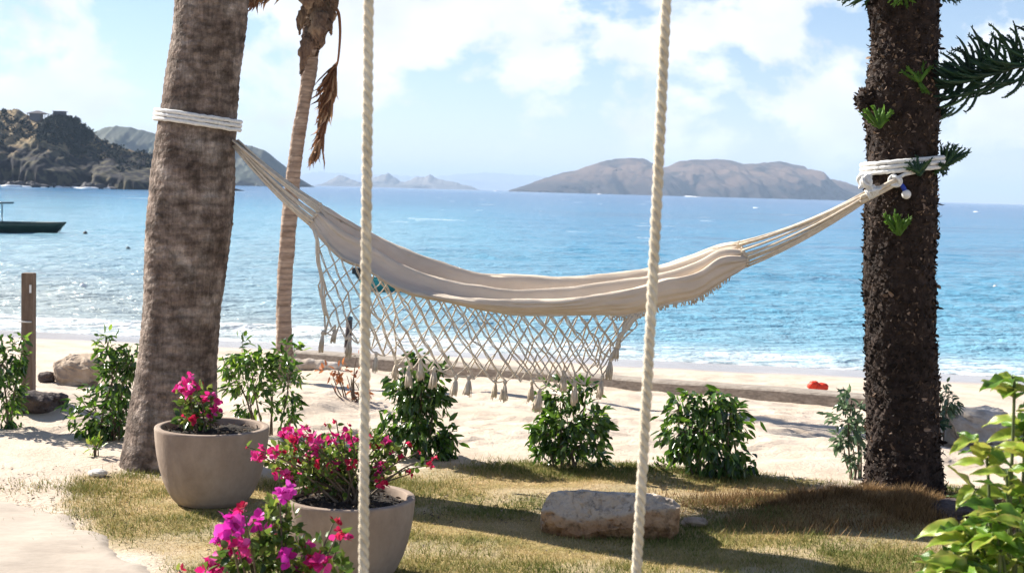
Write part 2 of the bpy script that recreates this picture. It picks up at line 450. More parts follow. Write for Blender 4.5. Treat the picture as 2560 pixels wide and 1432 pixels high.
def land_material(name, low, mid, high, veg, scale, z0, z1):
    """rock low down, dry grass above, dark scrub in patches; heights in metres"""
    m = bpy.data.materials.new(name); m.use_nodes = True
    N, L = new_nodes(m.node_tree)
    o = N.new('ShaderNodeOutputMaterial'); b = N.new('ShaderNodeBsdfPrincipled')
    b.inputs['Roughness'].default_value = .95; b.inputs['Specular IOR Level'].default_value = .1
    tc = N.new('ShaderNodeTexCoord')
    nz = N.new('ShaderNodeTexNoise'); nz.inputs['Scale'].default_value = scale; nz.inputs['Detail'].default_value = 8
    nz.inputs['Roughness'].default_value = .68
    L.new(tc.outputs['Object'], nz.inputs['Vector'])
    at = N.new('ShaderNodeAttribute'); at.attribute_name = 'rnd'
    ad = N.new('ShaderNodeMath'); ad.operation = 'MULTIPLY_ADD'; ad.inputs[1].default_value = .6
    L.new(nz.outputs['Fac'], ad.inputs[0])
    L.new(at.outputs['Fac'], ad.inputs[2])
    sb = N.new('ShaderNodeMath'); sb.operation = 'SUBTRACT'; sb.inputs[1].default_value = .30
    L.new(ad.outputs[0], sb.inputs[0])
    r = N.new('ShaderNodeValToRGB'); e = r.color_ramp.elements
    e.new(.5); e.new(.6)
    for q, (p, c) in zip(e, [(z0 - .05, low), (z0 + .05, mid), (z1, high), (1.0, mid)]):
        q.position = p; q.color = (*c, 1)
    L.new(sb.outputs[0], r.inputs['Fac'])
    n2 = N.new('ShaderNodeTexNoise'); n2.inputs['Scale'].default_value = scale * 2.3; n2.inputs['Detail'].default_value = 6
    L.new(tc.outputs['Object'], n2.inputs['Vector'])
    r2 = N.new('ShaderNodeValToRGB')
    r2.color_ramp.elements[0].position = .5; r2.color_ramp.elements[0].color = (0, 0, 0, 1)
    r2.color_ramp.elements[1].position = .6; r2.color_ramp.elements[1].color = (.85, .85, .85, 1)
    L.new(n2.outputs['Fac'], r2.inputs['Fac'])
    mx = N.new('ShaderNodeMix'); mx.data_type = 'RGBA'
    mx.inputs[7].default_value = (*veg, 1)
    L.new(r2.outputs['Color'], mx.inputs[0]); L.new(r.outputs['Color'], mx.inputs[6])
    L.new(mx.outputs[2], b.inputs['Base Color'])
    L.new(b.outputs['BSDF'], o.inputs['Surface'])
    return m


# ------------------------------------------------------------------ mesh building
ORIGIN = {}


def tag(o, label=None, cat=None, group=None, kind=None):
    if label: o['label'] = label
    if cat: o['category'] = cat
    if group: o['group'] = group
    if kind: o['kind'] = kind
    return o


def thing(name, loc, label, cat, group=None):
    o = bpy.data.objects.new(name, None)
    o.empty_display_size = .1
    o.location = loc
    COL.objects.link(o)
    ORIGIN[o.name] = np.array(loc, float)
    return tag(o, label, cat, group)


def grid_tris(m, n, closed=False):
    """m rows, n columns"""
    i, j = np.meshgrid(np.arange(m - 1), np.arange(n if closed else n - 1), indexing='ij')
    a = i * n + j; b = i * n + (j + 1) % n; c = (i + 1) * n + (j + 1) % n; d = (i + 1) * n + j
    return np.concatenate([np.stack([a, b, c], -1).reshape(-1, 3), np.stack([a, c, d], -1).reshape(-1, 3)])


_LV = np.array([[0, 0, 0], [.35, 0, -.03], [.75, 0, -.02], [1, 0, -.10], [.33, .5, .06], [.72, .38, .05], [.33, -.5, .06], [.72, -.38, .05]])
_LT = np.array([[0, 6, 1], [0, 1, 4], [1, 6, 7], [1, 7, 2], [1, 2, 5], [1, 5, 4], [2, 7, 3], [2, 3, 5]])


class MB:
    def __init__(self):
        self.V = []; self.T = []; self.R = []; self.n = 0

    def add(self, V, T, r=0.5):
        V = np.asarray(V, float).reshape(-1, 3); T = np.asarray(T, int)
        self.V.append(V); self.T.append(T + self.n)
        self.R.append(np.broadcast_to(np.asarray(r, float), (len(V),)).copy())
        self.n += len(V)
        return self

    def tube(self, pts, r, n=8, cap=True, rnd=.5):
        pts = np.asarray(pts, float); k = len(pts)
        r = np.broadcast_to(np.asarray(r, float), (k,))
        t = unit(np.gradient(pts, axis=0))
        ref = np.array([0, 0, 1.0]) if abs(t[0][2]) < .9 else np.array([1.0, 0, 0])
        nn = unit(np.cross(t[0], ref)); fr = [nn]
        for q in range(1, k):
            nn = nn - t[q] * np.dot(nn, t[q]); nn = unit(nn); fr.append(nn)
        fr = np.array(fr); bi = np.cross(t, fr)
        a = np.linspace(0, 2 * np.pi, n, endpoint=False)
        V = pts[:, None] + r[:, None, None] * (np.cos(a)[None, :, None] * fr[:, None] + np.sin(a)[None, :, None] * bi[:, None])
        T = grid_tris(k, n, True)
        V = V.reshape(-1, 3)
        if cap:
            V = np.concatenate([V, pts[:1], pts[-1:]])
            j = np.arange(n); j2 = (j + 1) % n
            T = np.concatenate([T, np.stack([np.full(n, k * n), j2, j], -1), np.stack([np.full(n, k * n + 1), (k - 1) * n + j, (k - 1) * n + j2], -1)])
        return self.add(V, T, rnd)

    def segs(self, A, B, r, n=4, rnd=.5):
        """many straight cords at once"""
        A = np.asarray(A, float); B = np.asarray(B, float)
        t = unit(B - A)
        ref = np.where(np.abs(t[:, 1:2]) < .9, np.array([[0, 1.0, 0]]), np.array([[1.0, 0, 0]]))
        f = unit(np.cross(t, ref)); g = np.cross(t, f)
        a = np.linspace(0, 2 * np.pi, n, endpoint=False)
        off = r * (np.cos(a)[None, :, None] * f[:, None] + np.sin(a)[None, :, None] * g[:, None])
        V = np.stack([A[:, None] + off, B[:, None] + off], 1)
        T0 = grid_tris(2, n, True)
        T = (T0[None] + (np.arange(len(A)) * 2 * n)[:, None, None]).reshape(-1, 3)
        return self.add(V.reshape(-1, 3), T, rnd)

    def leaves(self, C, D, Nn, Ln, Wd, rnd):
        C = np.asarray(C, float); D = unit(D); Nn = np.asarray(Nn, float)
        S = unit(np.cross(Nn, D)); Nn = np.cross(D, S)
        Ln = np.broadcast_to(np.asarray(Ln, float), (len(C),)); Wd = np.broadcast_to(np.asarray(Wd, float), (len(C),))
        V = (C[:, None] + _LV[None, :, 0, None] * (Ln[:, None, None] * D[:, None]) + _LV[None, :, 1, None] * (Wd[:, None, None] * S[:, None])
             + _LV[None, :, 2, None] * (Ln[:, None, None] * Nn[:, None]))
        T = (_LT[None] + (np.arange(len(C)) * 8)[:, None, None]).reshape(-1, 3)
        return self.add(V.reshape(-1, 3), T, np.repeat(np.broadcast_to(rnd, (len(C),)), 8))

    def ell(self, c, r, nu=10, nv=7, rough=0.0, seed=0, rnd=.5, power=1.0):
        th = np.linspace(0, np.pi, nv + 1); ph = np.linspace(0, 2 * np.pi, nu, endpoint=False)
        T_, Ph = np.meshgrid(th, ph, indexing='ij')
        d = np.stack([np.sin(T_) * np.cos(Ph), np.sin(T_) * np.sin(Ph), np.cos(T_)], -1)
        q = np.sign(d) * np.abs(d) ** power
        if rough:
            f = fbm(d[..., 0] * 1.7 + seed * 7.1 + d[..., 2] * 1.3 + 20, d[..., 1] * 1.7 + seed * 3.3 - d[..., 2] * 1.9 + 20, 4)
            q = q * (1 + rough * (f - .5) * 2)[..., None]
        V = np.asarray(c)[None, None] + q * np.asarray(r)[None, None]
        return self.add(V.reshape(-1, 3), grid_tris(nv + 1, nu, True), rnd)

    def box(self, c, s, R=None, rnd=.5):
        v = np.array([[x, y, z] for x in (-.5, .5) for y in (-.5, .5) for z in (-.5, .5)]) * np.asarray(s)
        if R is not None: v = v @ np.asarray(R).T
        t = np.array([[0, 1, 3], [0, 3, 2], [4, 6, 7], [4, 7, 5], [0, 4, 5], [0, 5, 1], [2, 3, 7], [2, 7, 6], [0, 2, 6], [0, 6, 4], [1, 5, 7], [1, 7, 3]])
        return self.add(v + np.asarray(c), t, rnd)

    def build(self, name, m, parent=None, origin=None, smooth=True, attrs=None, bevel=0, solid=0):
        V = np.concatenate(self.V); T = np.concatenate(self.T); R = np.concatenate(self.R)
        og = ORIGIN[parent.name] if (parent is not None and origin is None) else (np.zeros(3) if origin is None else np.array(origin, float))
        me = bpy.data.meshes.new(name)
        me.vertices.add(len(V)); me.vertices.foreach_set('co', (V - og).astype(np.float32).ravel())
        me.loops.add(len(T) * 3); me.loops.foreach_set('vertex_index', T.astype(np.int32).ravel())
        me.polygons.add(len(T)); me.polygons.foreach_set('loop_start', (np.arange(len(T)) * 3).astype(np.int32))
        me.polygons.foreach_set('use_smooth', np.full(len(T), smooth))
        al = {'rnd': R}
        if attrs: al.update(attrs)
        for k, a in al.items():
            at = me.attributes.new(k, 'FLOAT', 'POINT'); at.data.foreach_set('value', np.asarray(a, np.float32))
        me.update(); me.validate()
        me.materials.append(m)
        o = bpy.data.objects.new(name, me)
        COL.objects.link(o)
        if parent is not None:
            o.parent = parent
            if origin is not None:
                o.location = og - ORIGIN[parent.name]
        else:
            o.location = og
        ORIGIN[o.name] = og
        if bevel:
            b = o.modifiers.new('bevel', 'BEVEL'); b.width = bevel; b.segments = 2; b.limit_method = 'ANGLE'
        if solid:
            b = o.modifiers.new('solid', 'SOLIDIFY'); b.thickness = solid; b.offset = 0
        return o


def lathe(prof, c, n=64):
    prof = np.asarray(prof, float)
    a = np.linspace(0, 2 * np.pi, n, endpoint=False)
    V = np.stack([c[0] + prof[:, 0][:, None] * np.cos(a), c[1] + prof[:, 0][:, None] * np.sin(a), c[2] + np.repeat(prof[:, 1][:, None], n, 1)], -1)
    return V.reshape(-1, 3), grid_tris(len(prof), n, True)


def rnd_dirs(n):
    return unit(rng.normal(size=(n, 3)))


# ------------------------------------------------------------------ ground
def flat(u, v):                                  # pixel on the level lawn plane
    d = ray(u, v); t = -CAM[2] / d[2]
    return (CAM + d * t)[:2]


LAWN = np.array([flat(*p) for p in [
    (470, 1700), (430, 1470), (390, 1420), (320, 1370), (250, 1310), (215, 1260), (190, 1215), (215, 1192), (300, 1184), (420, 1186), (560, 1186),
    (690, 1190), (860, 1196), (1060, 1182), (1150, 1168), (1260, 1160), (1400, 1160), (1640, 1157), (1760, 1168), (1900, 1186), (2000, 1196),
    (2045, 1216), (2035, 1238), (2090, 1250), (2150, 1226), (2240, 1206), (2370, 1216), (2450, 1236), (2620, 1252), (3000, 1290), (3300, 1700)]]
    + [np.array([6.0, -6.0]), np.array([-1.6, -6.0])])
PATH = np.array([flat(*p) for p in [(420, 1450), (350, 1392), (262, 1335), (170, 1290), (80, 1262), (-60, 1246), (-400, 1240)]]
                + [np.array([-9.0, 7.4]), np.array([-9.0, -6.0]), np.array([-1.3, -6.0])])


def poly_sd(x, y, poly):
    """signed distance, positive inside"""
    x = np.asarray(x, float); y = np.asarray(y, float)
    ins = np.zeros(x.shape, bool); dm = np.full(x.shape, 1e9)
    for k in range(len(poly)):
        ax, ay = poly[k]; bx, by = poly[(k + 1) % len(poly)]
        c = ((ay > y) != (by > y))
        xc = (bx - ax) * (y - ay) / ((by - ay) if by != ay else 1e-9) + ax
        ins ^= c & (x < xc)
        ex, ey = bx - ax, by - ay
        t = np.clip(((x - ax) * ex + (y - ay) * ey) / (ex * ex + ey * ey), 0, 1)
        dm = np.minimum(dm, np.hypot(x - ax - t * ex, y - ay - t * ey))
    return np.where(ins, dm, -dm)


def lawn_mask(x, y):
    sd = poly_sd(x, y, LAWN)
    return sstep(-.14, .14, sd + (fbm(x * 3.1 + 50, y * 3.1, 4) - .5) * .55)


def spread(a, b, core0, core1, step, grow=1.18):
    mid = list(np.arange(core0, core1, step)) + [core1]
    lo = []; d = step; q = core0
    while q > a:
        d *= grow; q -= d; lo.append(max(q, a))
    hi = []; d = step; q = core1
    while q < b:
        d *= grow; q += d; hi.append(min(q, b))
    return np.array(lo[::-1] + mid + hi)


gx = spread(-320, 320, -4.2, 4.2, .045, 1.12)
gy = np.concatenate([spread(-8, 13, 6.0, 12.9, .045, 1.3), spread(13.1, 140, 13.1, 26, .11, 1.12)])
gy = np.unique(np.round(gy, 4))
X, Y = np.meshgrid(gx, gy)
Z = hgt(X, Y)
lawn = lawn_mask(X.ravel(), Y.ravel())
lawn = lawn * (.72 + .28 * sstep(.36, .52, fbm(X.ravel() * 2.3 + 5, Y.ravel() * 2.3, 4)))
s_ = shore_s(X, Y).ravel()
wet = sstep(22.3, 23.3, s_ + (fbm(X.ravel() * .5, Y.ravel() * .5, 3) - .5) * 1.6)
# footprints in the dry sand
foot = np.zeros_like(Z)
for k in range(260):
    fx = rng.uniform(-4.5, 4.5); fy = rng.uniform(9.4, 14.5)
    sel = (np.abs(gy - fy) < .3)
    if sel.any():
        i0, i1 = np.where(sel)[0][[0, -1]]
        dx = X[i0:i1 + 1] - fx; dy = Y[i0:i1 + 1] - fy
        a = rng.uniform(0, 3.1); p = dx * math.cos(a) + dy * math.sin(a); q = -dx * math.sin(a) + dy * math.cos(a)
        rr = (p / .13) ** 2 + (q / .065) ** 2
        foot[i0:i1 + 1] += -.022 * np.exp(-rr) + .009 * np.exp(-(rr - 2.2) ** 2)
Z = Z + foot * (1 - lawn.reshape(Z.shape))
mb = MB().add(np.stack([X, Y, Z], -1), grid_tris(len(gy), len(gx)))
ground = mb.build('ground', ground_material(), attrs={'lawn': lawn, 'wet': wet})
tag(ground, 'pale dry sand beach sloping to the water behind a patchy lawn', kind='structure')

# path: a thin pale slab with a ragged edge
pxs = np.arange(-6.2, -.9, .025); pys = np.arange(3.0, 8.0, .025)
PX, PY = np.meshgrid(pxs, pys)
sd = poly_sd(PX, PY, PATH) + (fbm(PX * 4, PY * 4 + 9, 4) - .5) * .16
PZ = hgt(PX, PY) + .014 - .07 * (1 - sstep(-.10, .10, sd + (fbm(PX * 14, PY * 14, 3) - .5) * .06))
mb = MB().add(np.stack([PX, PY, PZ], -1), grid_tris(len(pys), len(pxs)))
tag(mb.build('path', MT['path']), 'pale worn concrete path beside the lawn', kind='structure')

# ------------------------------------------------------------------ sea
sx = spread(-20000, 20000, -16, 16, .10, 1.09)
ss = spread(23.0, 20000, 23.0, 34.0, .075, 1.022)
X, S = np.meshgrid(sx, ss)
Y = S - .17 * np.clip(X, -60, 60)
Z = np.full_like(X, SEA_Z)
near = 1 - sstep(90, 260, S)
wav = (fbm(X * .30, S * .8, 5, .6) - .5) * .30
Z += wav * near * sstep(25.5, 31, S)
lip = 26.5 + (fbm(X * .16, X * 0 + 3, 3) - .5) * 2.2
brk = np.exp(-((S - lip) / .42) ** 2) * sstep(.30, .55, fbm(X * .22 + 9, X * 0 + 1, 3))
Z += .13 * brk
Z += .015
edge = 24.6 + (fbm(X * .28 + 40, X * 0, 3) - .5) * 1.3       # edge of the swash
Z -= .35 * (1 - sstep(-.5, 0, S - edge))
foam = 1.05 * np.exp(-((S - edge - .12) / .22) ** 2) + 1.1 * np.exp(-((S - lip + .15) / .55) ** 2) * sstep(.2, .5, fbm(X * .3 + 9, X * 0 + 1, 3)) \
    + .42 * sstep(24.2, 25, S) * (1 - sstep(26.5, 28.5, S))
foam += .9 * sstep(.80, .86, fbm(X * .22 + 11, S * .8 + 5, 3)) * sstep(60, 120, S) * (1 - sstep(400, 900, S))
depth_glitter = np.log(np.maximum(S - 24.0, .6) / .6) / math.log(3000 / .6)
depth_glitter = depth_glitter - .32 * sstep(-6, 12, -X) * np.exp(-(np.maximum(S - 40, 0) / 160) ** 2)  # left water made paler: sun-side glitter painted into the colour
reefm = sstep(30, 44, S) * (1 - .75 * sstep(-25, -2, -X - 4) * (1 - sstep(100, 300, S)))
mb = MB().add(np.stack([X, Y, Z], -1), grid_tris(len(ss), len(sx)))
tag(mb.build('sea', sea_material(), attrs={'foam': np.clip(foam, 0, 1).ravel(), 'depth_glitter': depth_glitter.ravel(), 'reef': reefm.ravel()}),
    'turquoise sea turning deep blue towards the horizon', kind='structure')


# ------------------------------------------------------------------ headland, hill, islands
def landmass(name, sil, Y0, Y1, Y2, m, label, gully, fpow, ncol=260, nrow=46, cliff=0.0):
    sil = np.array(sil, float)
    us = np.linspace(sil[0, 0], sil[-1, 0], ncol)
    vs = np.interp(us, sil[:, 0], sil[:, 1])
    top = np.array([P(u, v, Y1) for u, v in zip(us, vs)])
    foot = SEA_Z - .6
    ht = np.maximum(top[:, 2] - foot, .05)
    hm = ht.max()
    ht = ht + (fbm(us * .11, us * 0 + 4, 4) - .5) * hm * (.035 if Y1 < 5000 else .16) * np.minimum(1, ht / hm * 3)
    t = np.concatenate([np.linspace(0, 1, nrow), 1 + np.linspace(.12, 1, 10)])
    V = np.zeros((len(t), ncol, 3)); rn = np.zeros((len(t), ncol))
    for k, tt in enumerate(t):
        if tt <= 1:
            f = cliff * sstep(0, .13, tt) + (1 - cliff) * tt ** fpow
            y = Y0 + (Y1 - Y0) * tt
            yn = y + (fbm(us * .016 + tt * 1.3, us * 0 + 8 + tt * 1.7, 4) - .5) * (Y1 - Y0) * .9 * (1 - tt)
            g = gully * (fbm(us * .024 + tt * 2.6, us * 0.006 + tt * 3.4, 5, .55) - .5) * np.sin(np.pi * min(tt, .97)) * 2
            z = foot + ht * np.clip(f + g * np.minimum(1, ht / hm * 1.5), 0, 1.0 if tt < .96 else 1)
        else:
            yn = Y1 + (Y2 - Y1) * (tt - 1)
            z = foot + ht * (1 - (tt - 1) ** 1.3)
        V[k, :, 0] = top[:, 0]; V[k, :, 1] = yn; V[k, :, 2] = z
        rn[k] = (z - foot) / hm
    mb = MB().add(V, grid_tris(len(t), ncol), rn.ravel())
    o = mb.build(name, m)
    tag(o, label, kind='structure')
    return V[:nrow], us


m_head = land_material('headland_ground', (.017, .015, .018), (.26, .19, .105), (.34, .25, .145), (.085, .075, .045), .12, .40, .64)
m_hill = land_material('wooded_hill_ground', (.05, .055, .05), (.075, .085, .065), (.10, .10, .075), (.045, .06, .045), .012, .1, .6)
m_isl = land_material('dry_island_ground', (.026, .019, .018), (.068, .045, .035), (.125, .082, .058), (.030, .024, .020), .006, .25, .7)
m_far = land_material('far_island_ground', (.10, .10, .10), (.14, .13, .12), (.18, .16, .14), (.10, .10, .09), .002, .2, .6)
HV, HU = landmass('headland', [(-420, 225), (-200, 240), (-60, 262), (0, 274), (40, 274), (65, 285), (80, 297), (120, 300), (140, 292), (170, 292), (200, 306),
                               (232, 336), (250, 350), (290, 364), (330, 378), (390, 388), (440, 405), (500, 440), (548, 468)], 424, 476, 540, m_head,
                  'dark rocky headland with dry grass and scrub across the bay', .16, 1.05, ncol=420, nrow=70, cliff=.27)
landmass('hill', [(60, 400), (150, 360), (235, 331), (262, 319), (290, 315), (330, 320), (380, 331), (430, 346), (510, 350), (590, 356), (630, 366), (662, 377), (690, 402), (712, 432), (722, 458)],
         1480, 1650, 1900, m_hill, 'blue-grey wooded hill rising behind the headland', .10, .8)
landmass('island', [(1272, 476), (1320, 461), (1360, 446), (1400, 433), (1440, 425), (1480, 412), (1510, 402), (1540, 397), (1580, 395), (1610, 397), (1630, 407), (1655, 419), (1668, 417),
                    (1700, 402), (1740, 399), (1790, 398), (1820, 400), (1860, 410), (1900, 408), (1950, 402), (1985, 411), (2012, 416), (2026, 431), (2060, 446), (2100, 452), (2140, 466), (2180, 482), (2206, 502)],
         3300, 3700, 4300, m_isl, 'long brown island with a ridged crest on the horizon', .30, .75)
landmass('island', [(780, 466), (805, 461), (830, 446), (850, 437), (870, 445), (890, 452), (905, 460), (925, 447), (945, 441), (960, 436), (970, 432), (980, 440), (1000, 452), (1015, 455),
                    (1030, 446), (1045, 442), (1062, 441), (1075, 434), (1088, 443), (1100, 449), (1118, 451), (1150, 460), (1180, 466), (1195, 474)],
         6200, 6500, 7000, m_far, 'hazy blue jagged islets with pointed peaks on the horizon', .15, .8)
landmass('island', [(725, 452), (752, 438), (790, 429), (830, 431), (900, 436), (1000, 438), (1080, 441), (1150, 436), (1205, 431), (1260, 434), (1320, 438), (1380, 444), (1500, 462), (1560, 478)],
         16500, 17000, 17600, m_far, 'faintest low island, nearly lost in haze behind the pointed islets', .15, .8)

# scrub on the headland
mb = MB()
ncl = 620
ci = rng.integers(0, len(HU), ncl); cj = rng.integers(int(70 * .34), 69, ncl)
u_c = HU[ci]; keep = fbm(u_c * .022 + 3, cj * .06 + 1, 3) + (cj / 70 - .6) * .25 > .50
dense = (u_c > 132) & (u_c < 240) & (cj > 36)
ci = ci[keep | dense]; cj = cj[keep | dense]
ei = rng.integers(0, len(HU), 3200); ej = rng.integers(38, 70, 3200)
e = (HU[ei] > 135) & (HU[ei] < 238) & (ej > 40 + (HU[ei] - 135) * .02)
ci = np.concatenate([ci, ei[e]]); cj = np.concatenate([cj, ej[e]])
for i, j in zip(ci, cj):
    c = HV[j, i] + np.array([0, -.6, .2])
    n = 26; rr = rng.uniform(.6, 1.6)
    d = rnd_dirs(n) * rr * rng.uniform(.5, 1, (n, 1)) * np.array([1.1, 1.1, .75])
    mb.leaves(c + d, rnd_dirs(n), rnd_dirs(n), rng.uniform(.5, 1.0, n), rng.uniform(.35, .7, n), np.clip(rng.normal(.4, .18) + rng.normal(0, .12, n), 0, 1))
tag(mb.build('scrub', MT['scrub'], smooth=False), 'dark scrub bushes covering the top of the headland', 'scrub', kind='stuff')

# boulders at the foot of the headland cliff + broken surf
mb = MB()
for k in range(150):
    i = rng.integers(0, len(HU) - 60)
    c = HV[0, i].copy(); c[2] = SEA_Z + rng.uniform(-.1, .5); c[1] -= rng.uniform(0, 5)
    mb.ell(c, rng.uniform(.6, 2.0, 3) * np.array([1.2, 1, .8]), 8, 6, .5, k)
tag(mb.build('shore_rocks', mat('shore_rock', [(0.3, (.022, .020, .024)), (0.7, (.075, .068, .072))], bump=0, scale=.6), smooth=False),
    'dark rubble at the waterline below the headland', 'rocks', kind='stuff')
mb = MB()
for k in range(130):
    i = rng.integers(0, len(HU) - 60)
    c = HV[0, i].copy(); c[2] = SEA_Z + .05; c[1] -= rng.uniform(4, 9)
    mb.ell(c, (rng.uniform(.5, 3.0), rng.uniform(.4, 1.0), rng.uniform(.12, .55)), 9, 5, .5, k)
for (u, v, w) in [(1728, 492, 16), (1745, 493, 9), (1800, 489, 7), (1845, 494, 11), (1890, 520, 7), (2020, 497, 8), (1240, 478, 6), (1500, 486, 8), (2440, 530, 8)]:
    c = SEA(u, v); k = np.linalg.norm(c) / F
    mb.ell(c, (w * k, w * k * 1.5, 1.6 * k), 9, 5, .5, u)
tag(mb.build('surf', MT['foam'], smooth=True), 'scattered white surf and whitecaps on the water', 'surf', kind='stuff')


# huts on the headland
def on_ridge(u):
    i = int(np.argmin(np.abs(HU - u)))
    return HV[-3, i].copy()


c = on_ridge(98); c[2] -= .3
t = thing('hut', c, 'small grey hut with a hipped roof and open porch on the headland crest', 'hut')
w = MB().box(c + np.array([-.4, 0, 1.15]), (3.6, 3.2, 2.7)).build('wall', MT['hutwall'], t, smooth=False)
r = MB()
e = 2.55
bx = np.array([[-3.0, -2.2, e], [3.4, -2.2, e], [3.4, 2.2, e], [-3.0, 2.2, e], [-.4, 0, e + 1.0], [.6, 0, e + 1.0], [-3.0, -2.2, e - .15], [3.4, -2.2, e - .15], [3.4, 2.2, e - .15], [-3.0, 2.2, e - .15]]) + c
r.add(bx, [[0, 1, 5], [0, 5, 4], [1, 2, 5], [2, 3, 4], [2, 4, 5], [3, 0, 4], [6, 8, 7], [6, 9, 8], [0, 6, 7], [0, 7, 1], [1, 7, 8], [1, 8, 2], [2, 8, 9], [2, 9, 3], [3, 9, 6], [3, 6, 0]])
r.build('roof', MT['hutroof'], t, smooth=False)
for sx_ in (-2.7, 3.1):
    for sy_ in (-1.9, 1.9):
        MB().tube([c + np.array([sx_, sy_, -.4]), c + np.array([sx_, sy_, 2.5])], .1, 6).build('porch_post', MT['hutroof'], t)
c = on_ridge(154); c[2] -= .2
t = thing('hut', c, 'dark flat-roofed hut half buried in scrub on the headland crest', 'hut')
MB().box(c + np.array([0, 0, .9]), (3.6, 3.0, 2.2)).build('wall', MT['hutroof'], t, smooth=False)
MB().box(c + np.array([.1, 0, 2.08]), (4.2, 3.6, .18)).build('roof', MT['hutroof'], t, smooth=False)


# ------------------------------------------------------------------ palm trees
def trunk_mesh(rows, Yd, na, nz, disp, ext=None):
    """rows: (v, left u, right u) in the photo; the trunk stands at distance Yd"""
    rows = np.array(rows, float)
    cs = []; rs = []
    for v, a, b in rows:
        p = P((a + b) / 2, v, Yd); cs.append(p); rs.append((b - a) / 2 / F * (p - CAM)[1] / math.cos(rad(PITCH)) * 1.0)
    cs = np.array(cs); rs = np.array(rs)
    if ext:
        d = unit(cs[0] - cs[1])
        cs = np.concatenate([[cs[0] + d * ext[0]], cs]); rs = np.concatenate([[ext[1]], rs])
    z = cs[:, 2][::-1]; c2 = cs[::-1]; r2 = rs[::-1]
    zz = np.linspace(z[0], z[-1], nz)
    C = cubic(z, c2, zz); R = cubic(z, r2, zz)
    a = np.linspace(0, 2 * np.pi, na, endpoint=False)
    A, ZZ = np.meshgrid(a, zz)
    D = disp(A, ZZ)
    V = np.stack([C[:, 0][:, None] + (R[:, None] + D) * np.cos(A), C[:, 1][:, None] + (R[:, None] + D) * np.sin(A), np.repeat(zz[:, None], na, 1)], -1)
    return V, C, R, zz


def ring_noise(A, Z, f, g):
    # periodic in angle
    return fbm(np.cos(A) * f + 30 + Z * 0, np.sin(A) * f + Z * g + 30, 4)


def frond(mb, pts, lmax, droop, n=46, w=.03, both=True, back=.5):
    pts = np.asarray(pts, float)
    t = np.linspace(0, 1, 30); q = cubic(np.linspace(0, 1, len(pts)), pts, t)
    mb.tube(q, np.linspace(.022, .004, 30), 6, rnd=.6)
    ts = np.linspace(.14, .99, n)
    b = cubic(np.linspace(0, 1, len(pts)), pts, ts)
    tg = unit(np.gradient(b, axis=0))
    side = unit(np.cross(tg, np.array([0, 0, 1.0]) + rng.normal(0, .02, 3)))
    for sgn in ((1, -1) if both else (1,)):
        d = unit(side * sgn * (1 - droop) + tg * back + np.array([0, 0, -1.0]) * droop * 1.6 + rng.normal(0, .10, (n, 3)))
        ln = lmax * (np.sin(np.pi * np.clip(ts * .85 + .12, 0, 1)) ** .7) * rng.uniform(.8, 1.1, n)
        mb.leaves(b, d, rnd_dirs(n) * .5 + np.cross(d, tg), ln, w, rng.uniform(0, 1, n))


def crown(tree, c, n, length, m, lmax, elev=(10, 70)):
    for k in range(n):
        a = k / n * 2 * math.pi + rng.uniform(-.2, .2)
        el = rad(rng.uniform(*elev)); h = np.array([math.cos(a), math.sin(a), 0])
        ps = []
        for q in np.linspace(0, 1, 6):
            ps.append(c + h * length * q * math.cos(el * (1 - q * .6)) + np.array([0, 0, length * (math.sin(el) * q - .75 * q * q)]))
        mb = MB(); frond(mb, ps, lmax, .35, 44, .035)
        mb.build('frond', m, tree)


PALM_Y = 8.42
rows = [(-60, 446, 622), (0, 442, 618), (60, 437, 614), (100, 432, 609), (150, 424, 603), (200, 416, 597), (250, 409, 593), (290, 402, 590), (340, 394, 588), (400, 385, 585),
        (450, 378, 584), (500, 372, 582), (560, 367, 579), (600, 365, 575), (650, 363, 567), (700, 362, 560), (760, 361, 553), (800, 358, 549), (850, 352, 544), (900, 345, 541),
        (950, 338, 540), (1000, 330, 541), (1050, 321, 543), (1100, 311, 546), (1140, 303, 549), (1172, 297, 552), (1200, 294, 555)]


def palm_disp(A, Z):
    ph = Z / .052 + ring_noise(A, Z, 1.2, 1.5) * 2.2
    saw = (ph % 1.0)
    return .0055 * (saw - .5) + (ring_noise(A, Z, 2.0, 4.0) - .5) * .016 + (ring_noise(A, Z, 8, 14) - .5) * .006


V, PC, PR, PZZ = trunk_mesh(rows, PALM_Y, 110, 460, palm_disp, ext=(3.0, .15))
base = np.array([PC[0][0], PC[0][1], float(hgt(PC[0][0], PC[0][1]))])
palm = thing('palm_tree', base, 'thick mottled grey-brown palm trunk, slightly leaning, with the hammock tied to it', 'palm tree')
MB().add(V, grid_tris(V.shape[0], V.shape[1], True)).build('trunk', MT['palm'], palm)
# stubs of old leaf bases on the trunk edge
for (u, v, sgn) in [(434, 98, -1), (607, 98, 1), (418, 185, -1), (590, 247, 1), (412, 222, -1), (378, 440, -1), (578, 498, 1), (574, 560, 1), (604, 62, 1), (430, 34, -1)]:
    rw = np.array(rows); u = np.interp(v, rw[:, 0], rw[:, 1]) + 1 if sgn < 0 else np.interp(v, rw[:, 0], rw[:, 2]) - 1
    p = P(u, v, PALM_Y)
    MB().ell(p, (.014, .02, .018), 7, 6, .5, v).build('leaf_scar', MT['palm'], palm)
crown(palm, PC[-1] - np.array([0, 0, .02]), 12, 2.9, MT['frond'], .7)

PALM2 = G(711, 948)
Y2 = PALM2[1]
rows2 = [(60, 756, 800), (120, 757, 797), (200, 753, 790), (250, 745, 778), (300, 736, 769), (360, 727, 760), (430, 717, 752), (500, 709, 746), (560, 702, 741), (640, 697, 735), (700, 693, 730), (780, 691, 728), (830, 690, 730), (870, 689, 732), (920, 688, 734), (950, 686, 738), (975, 684, 742)]


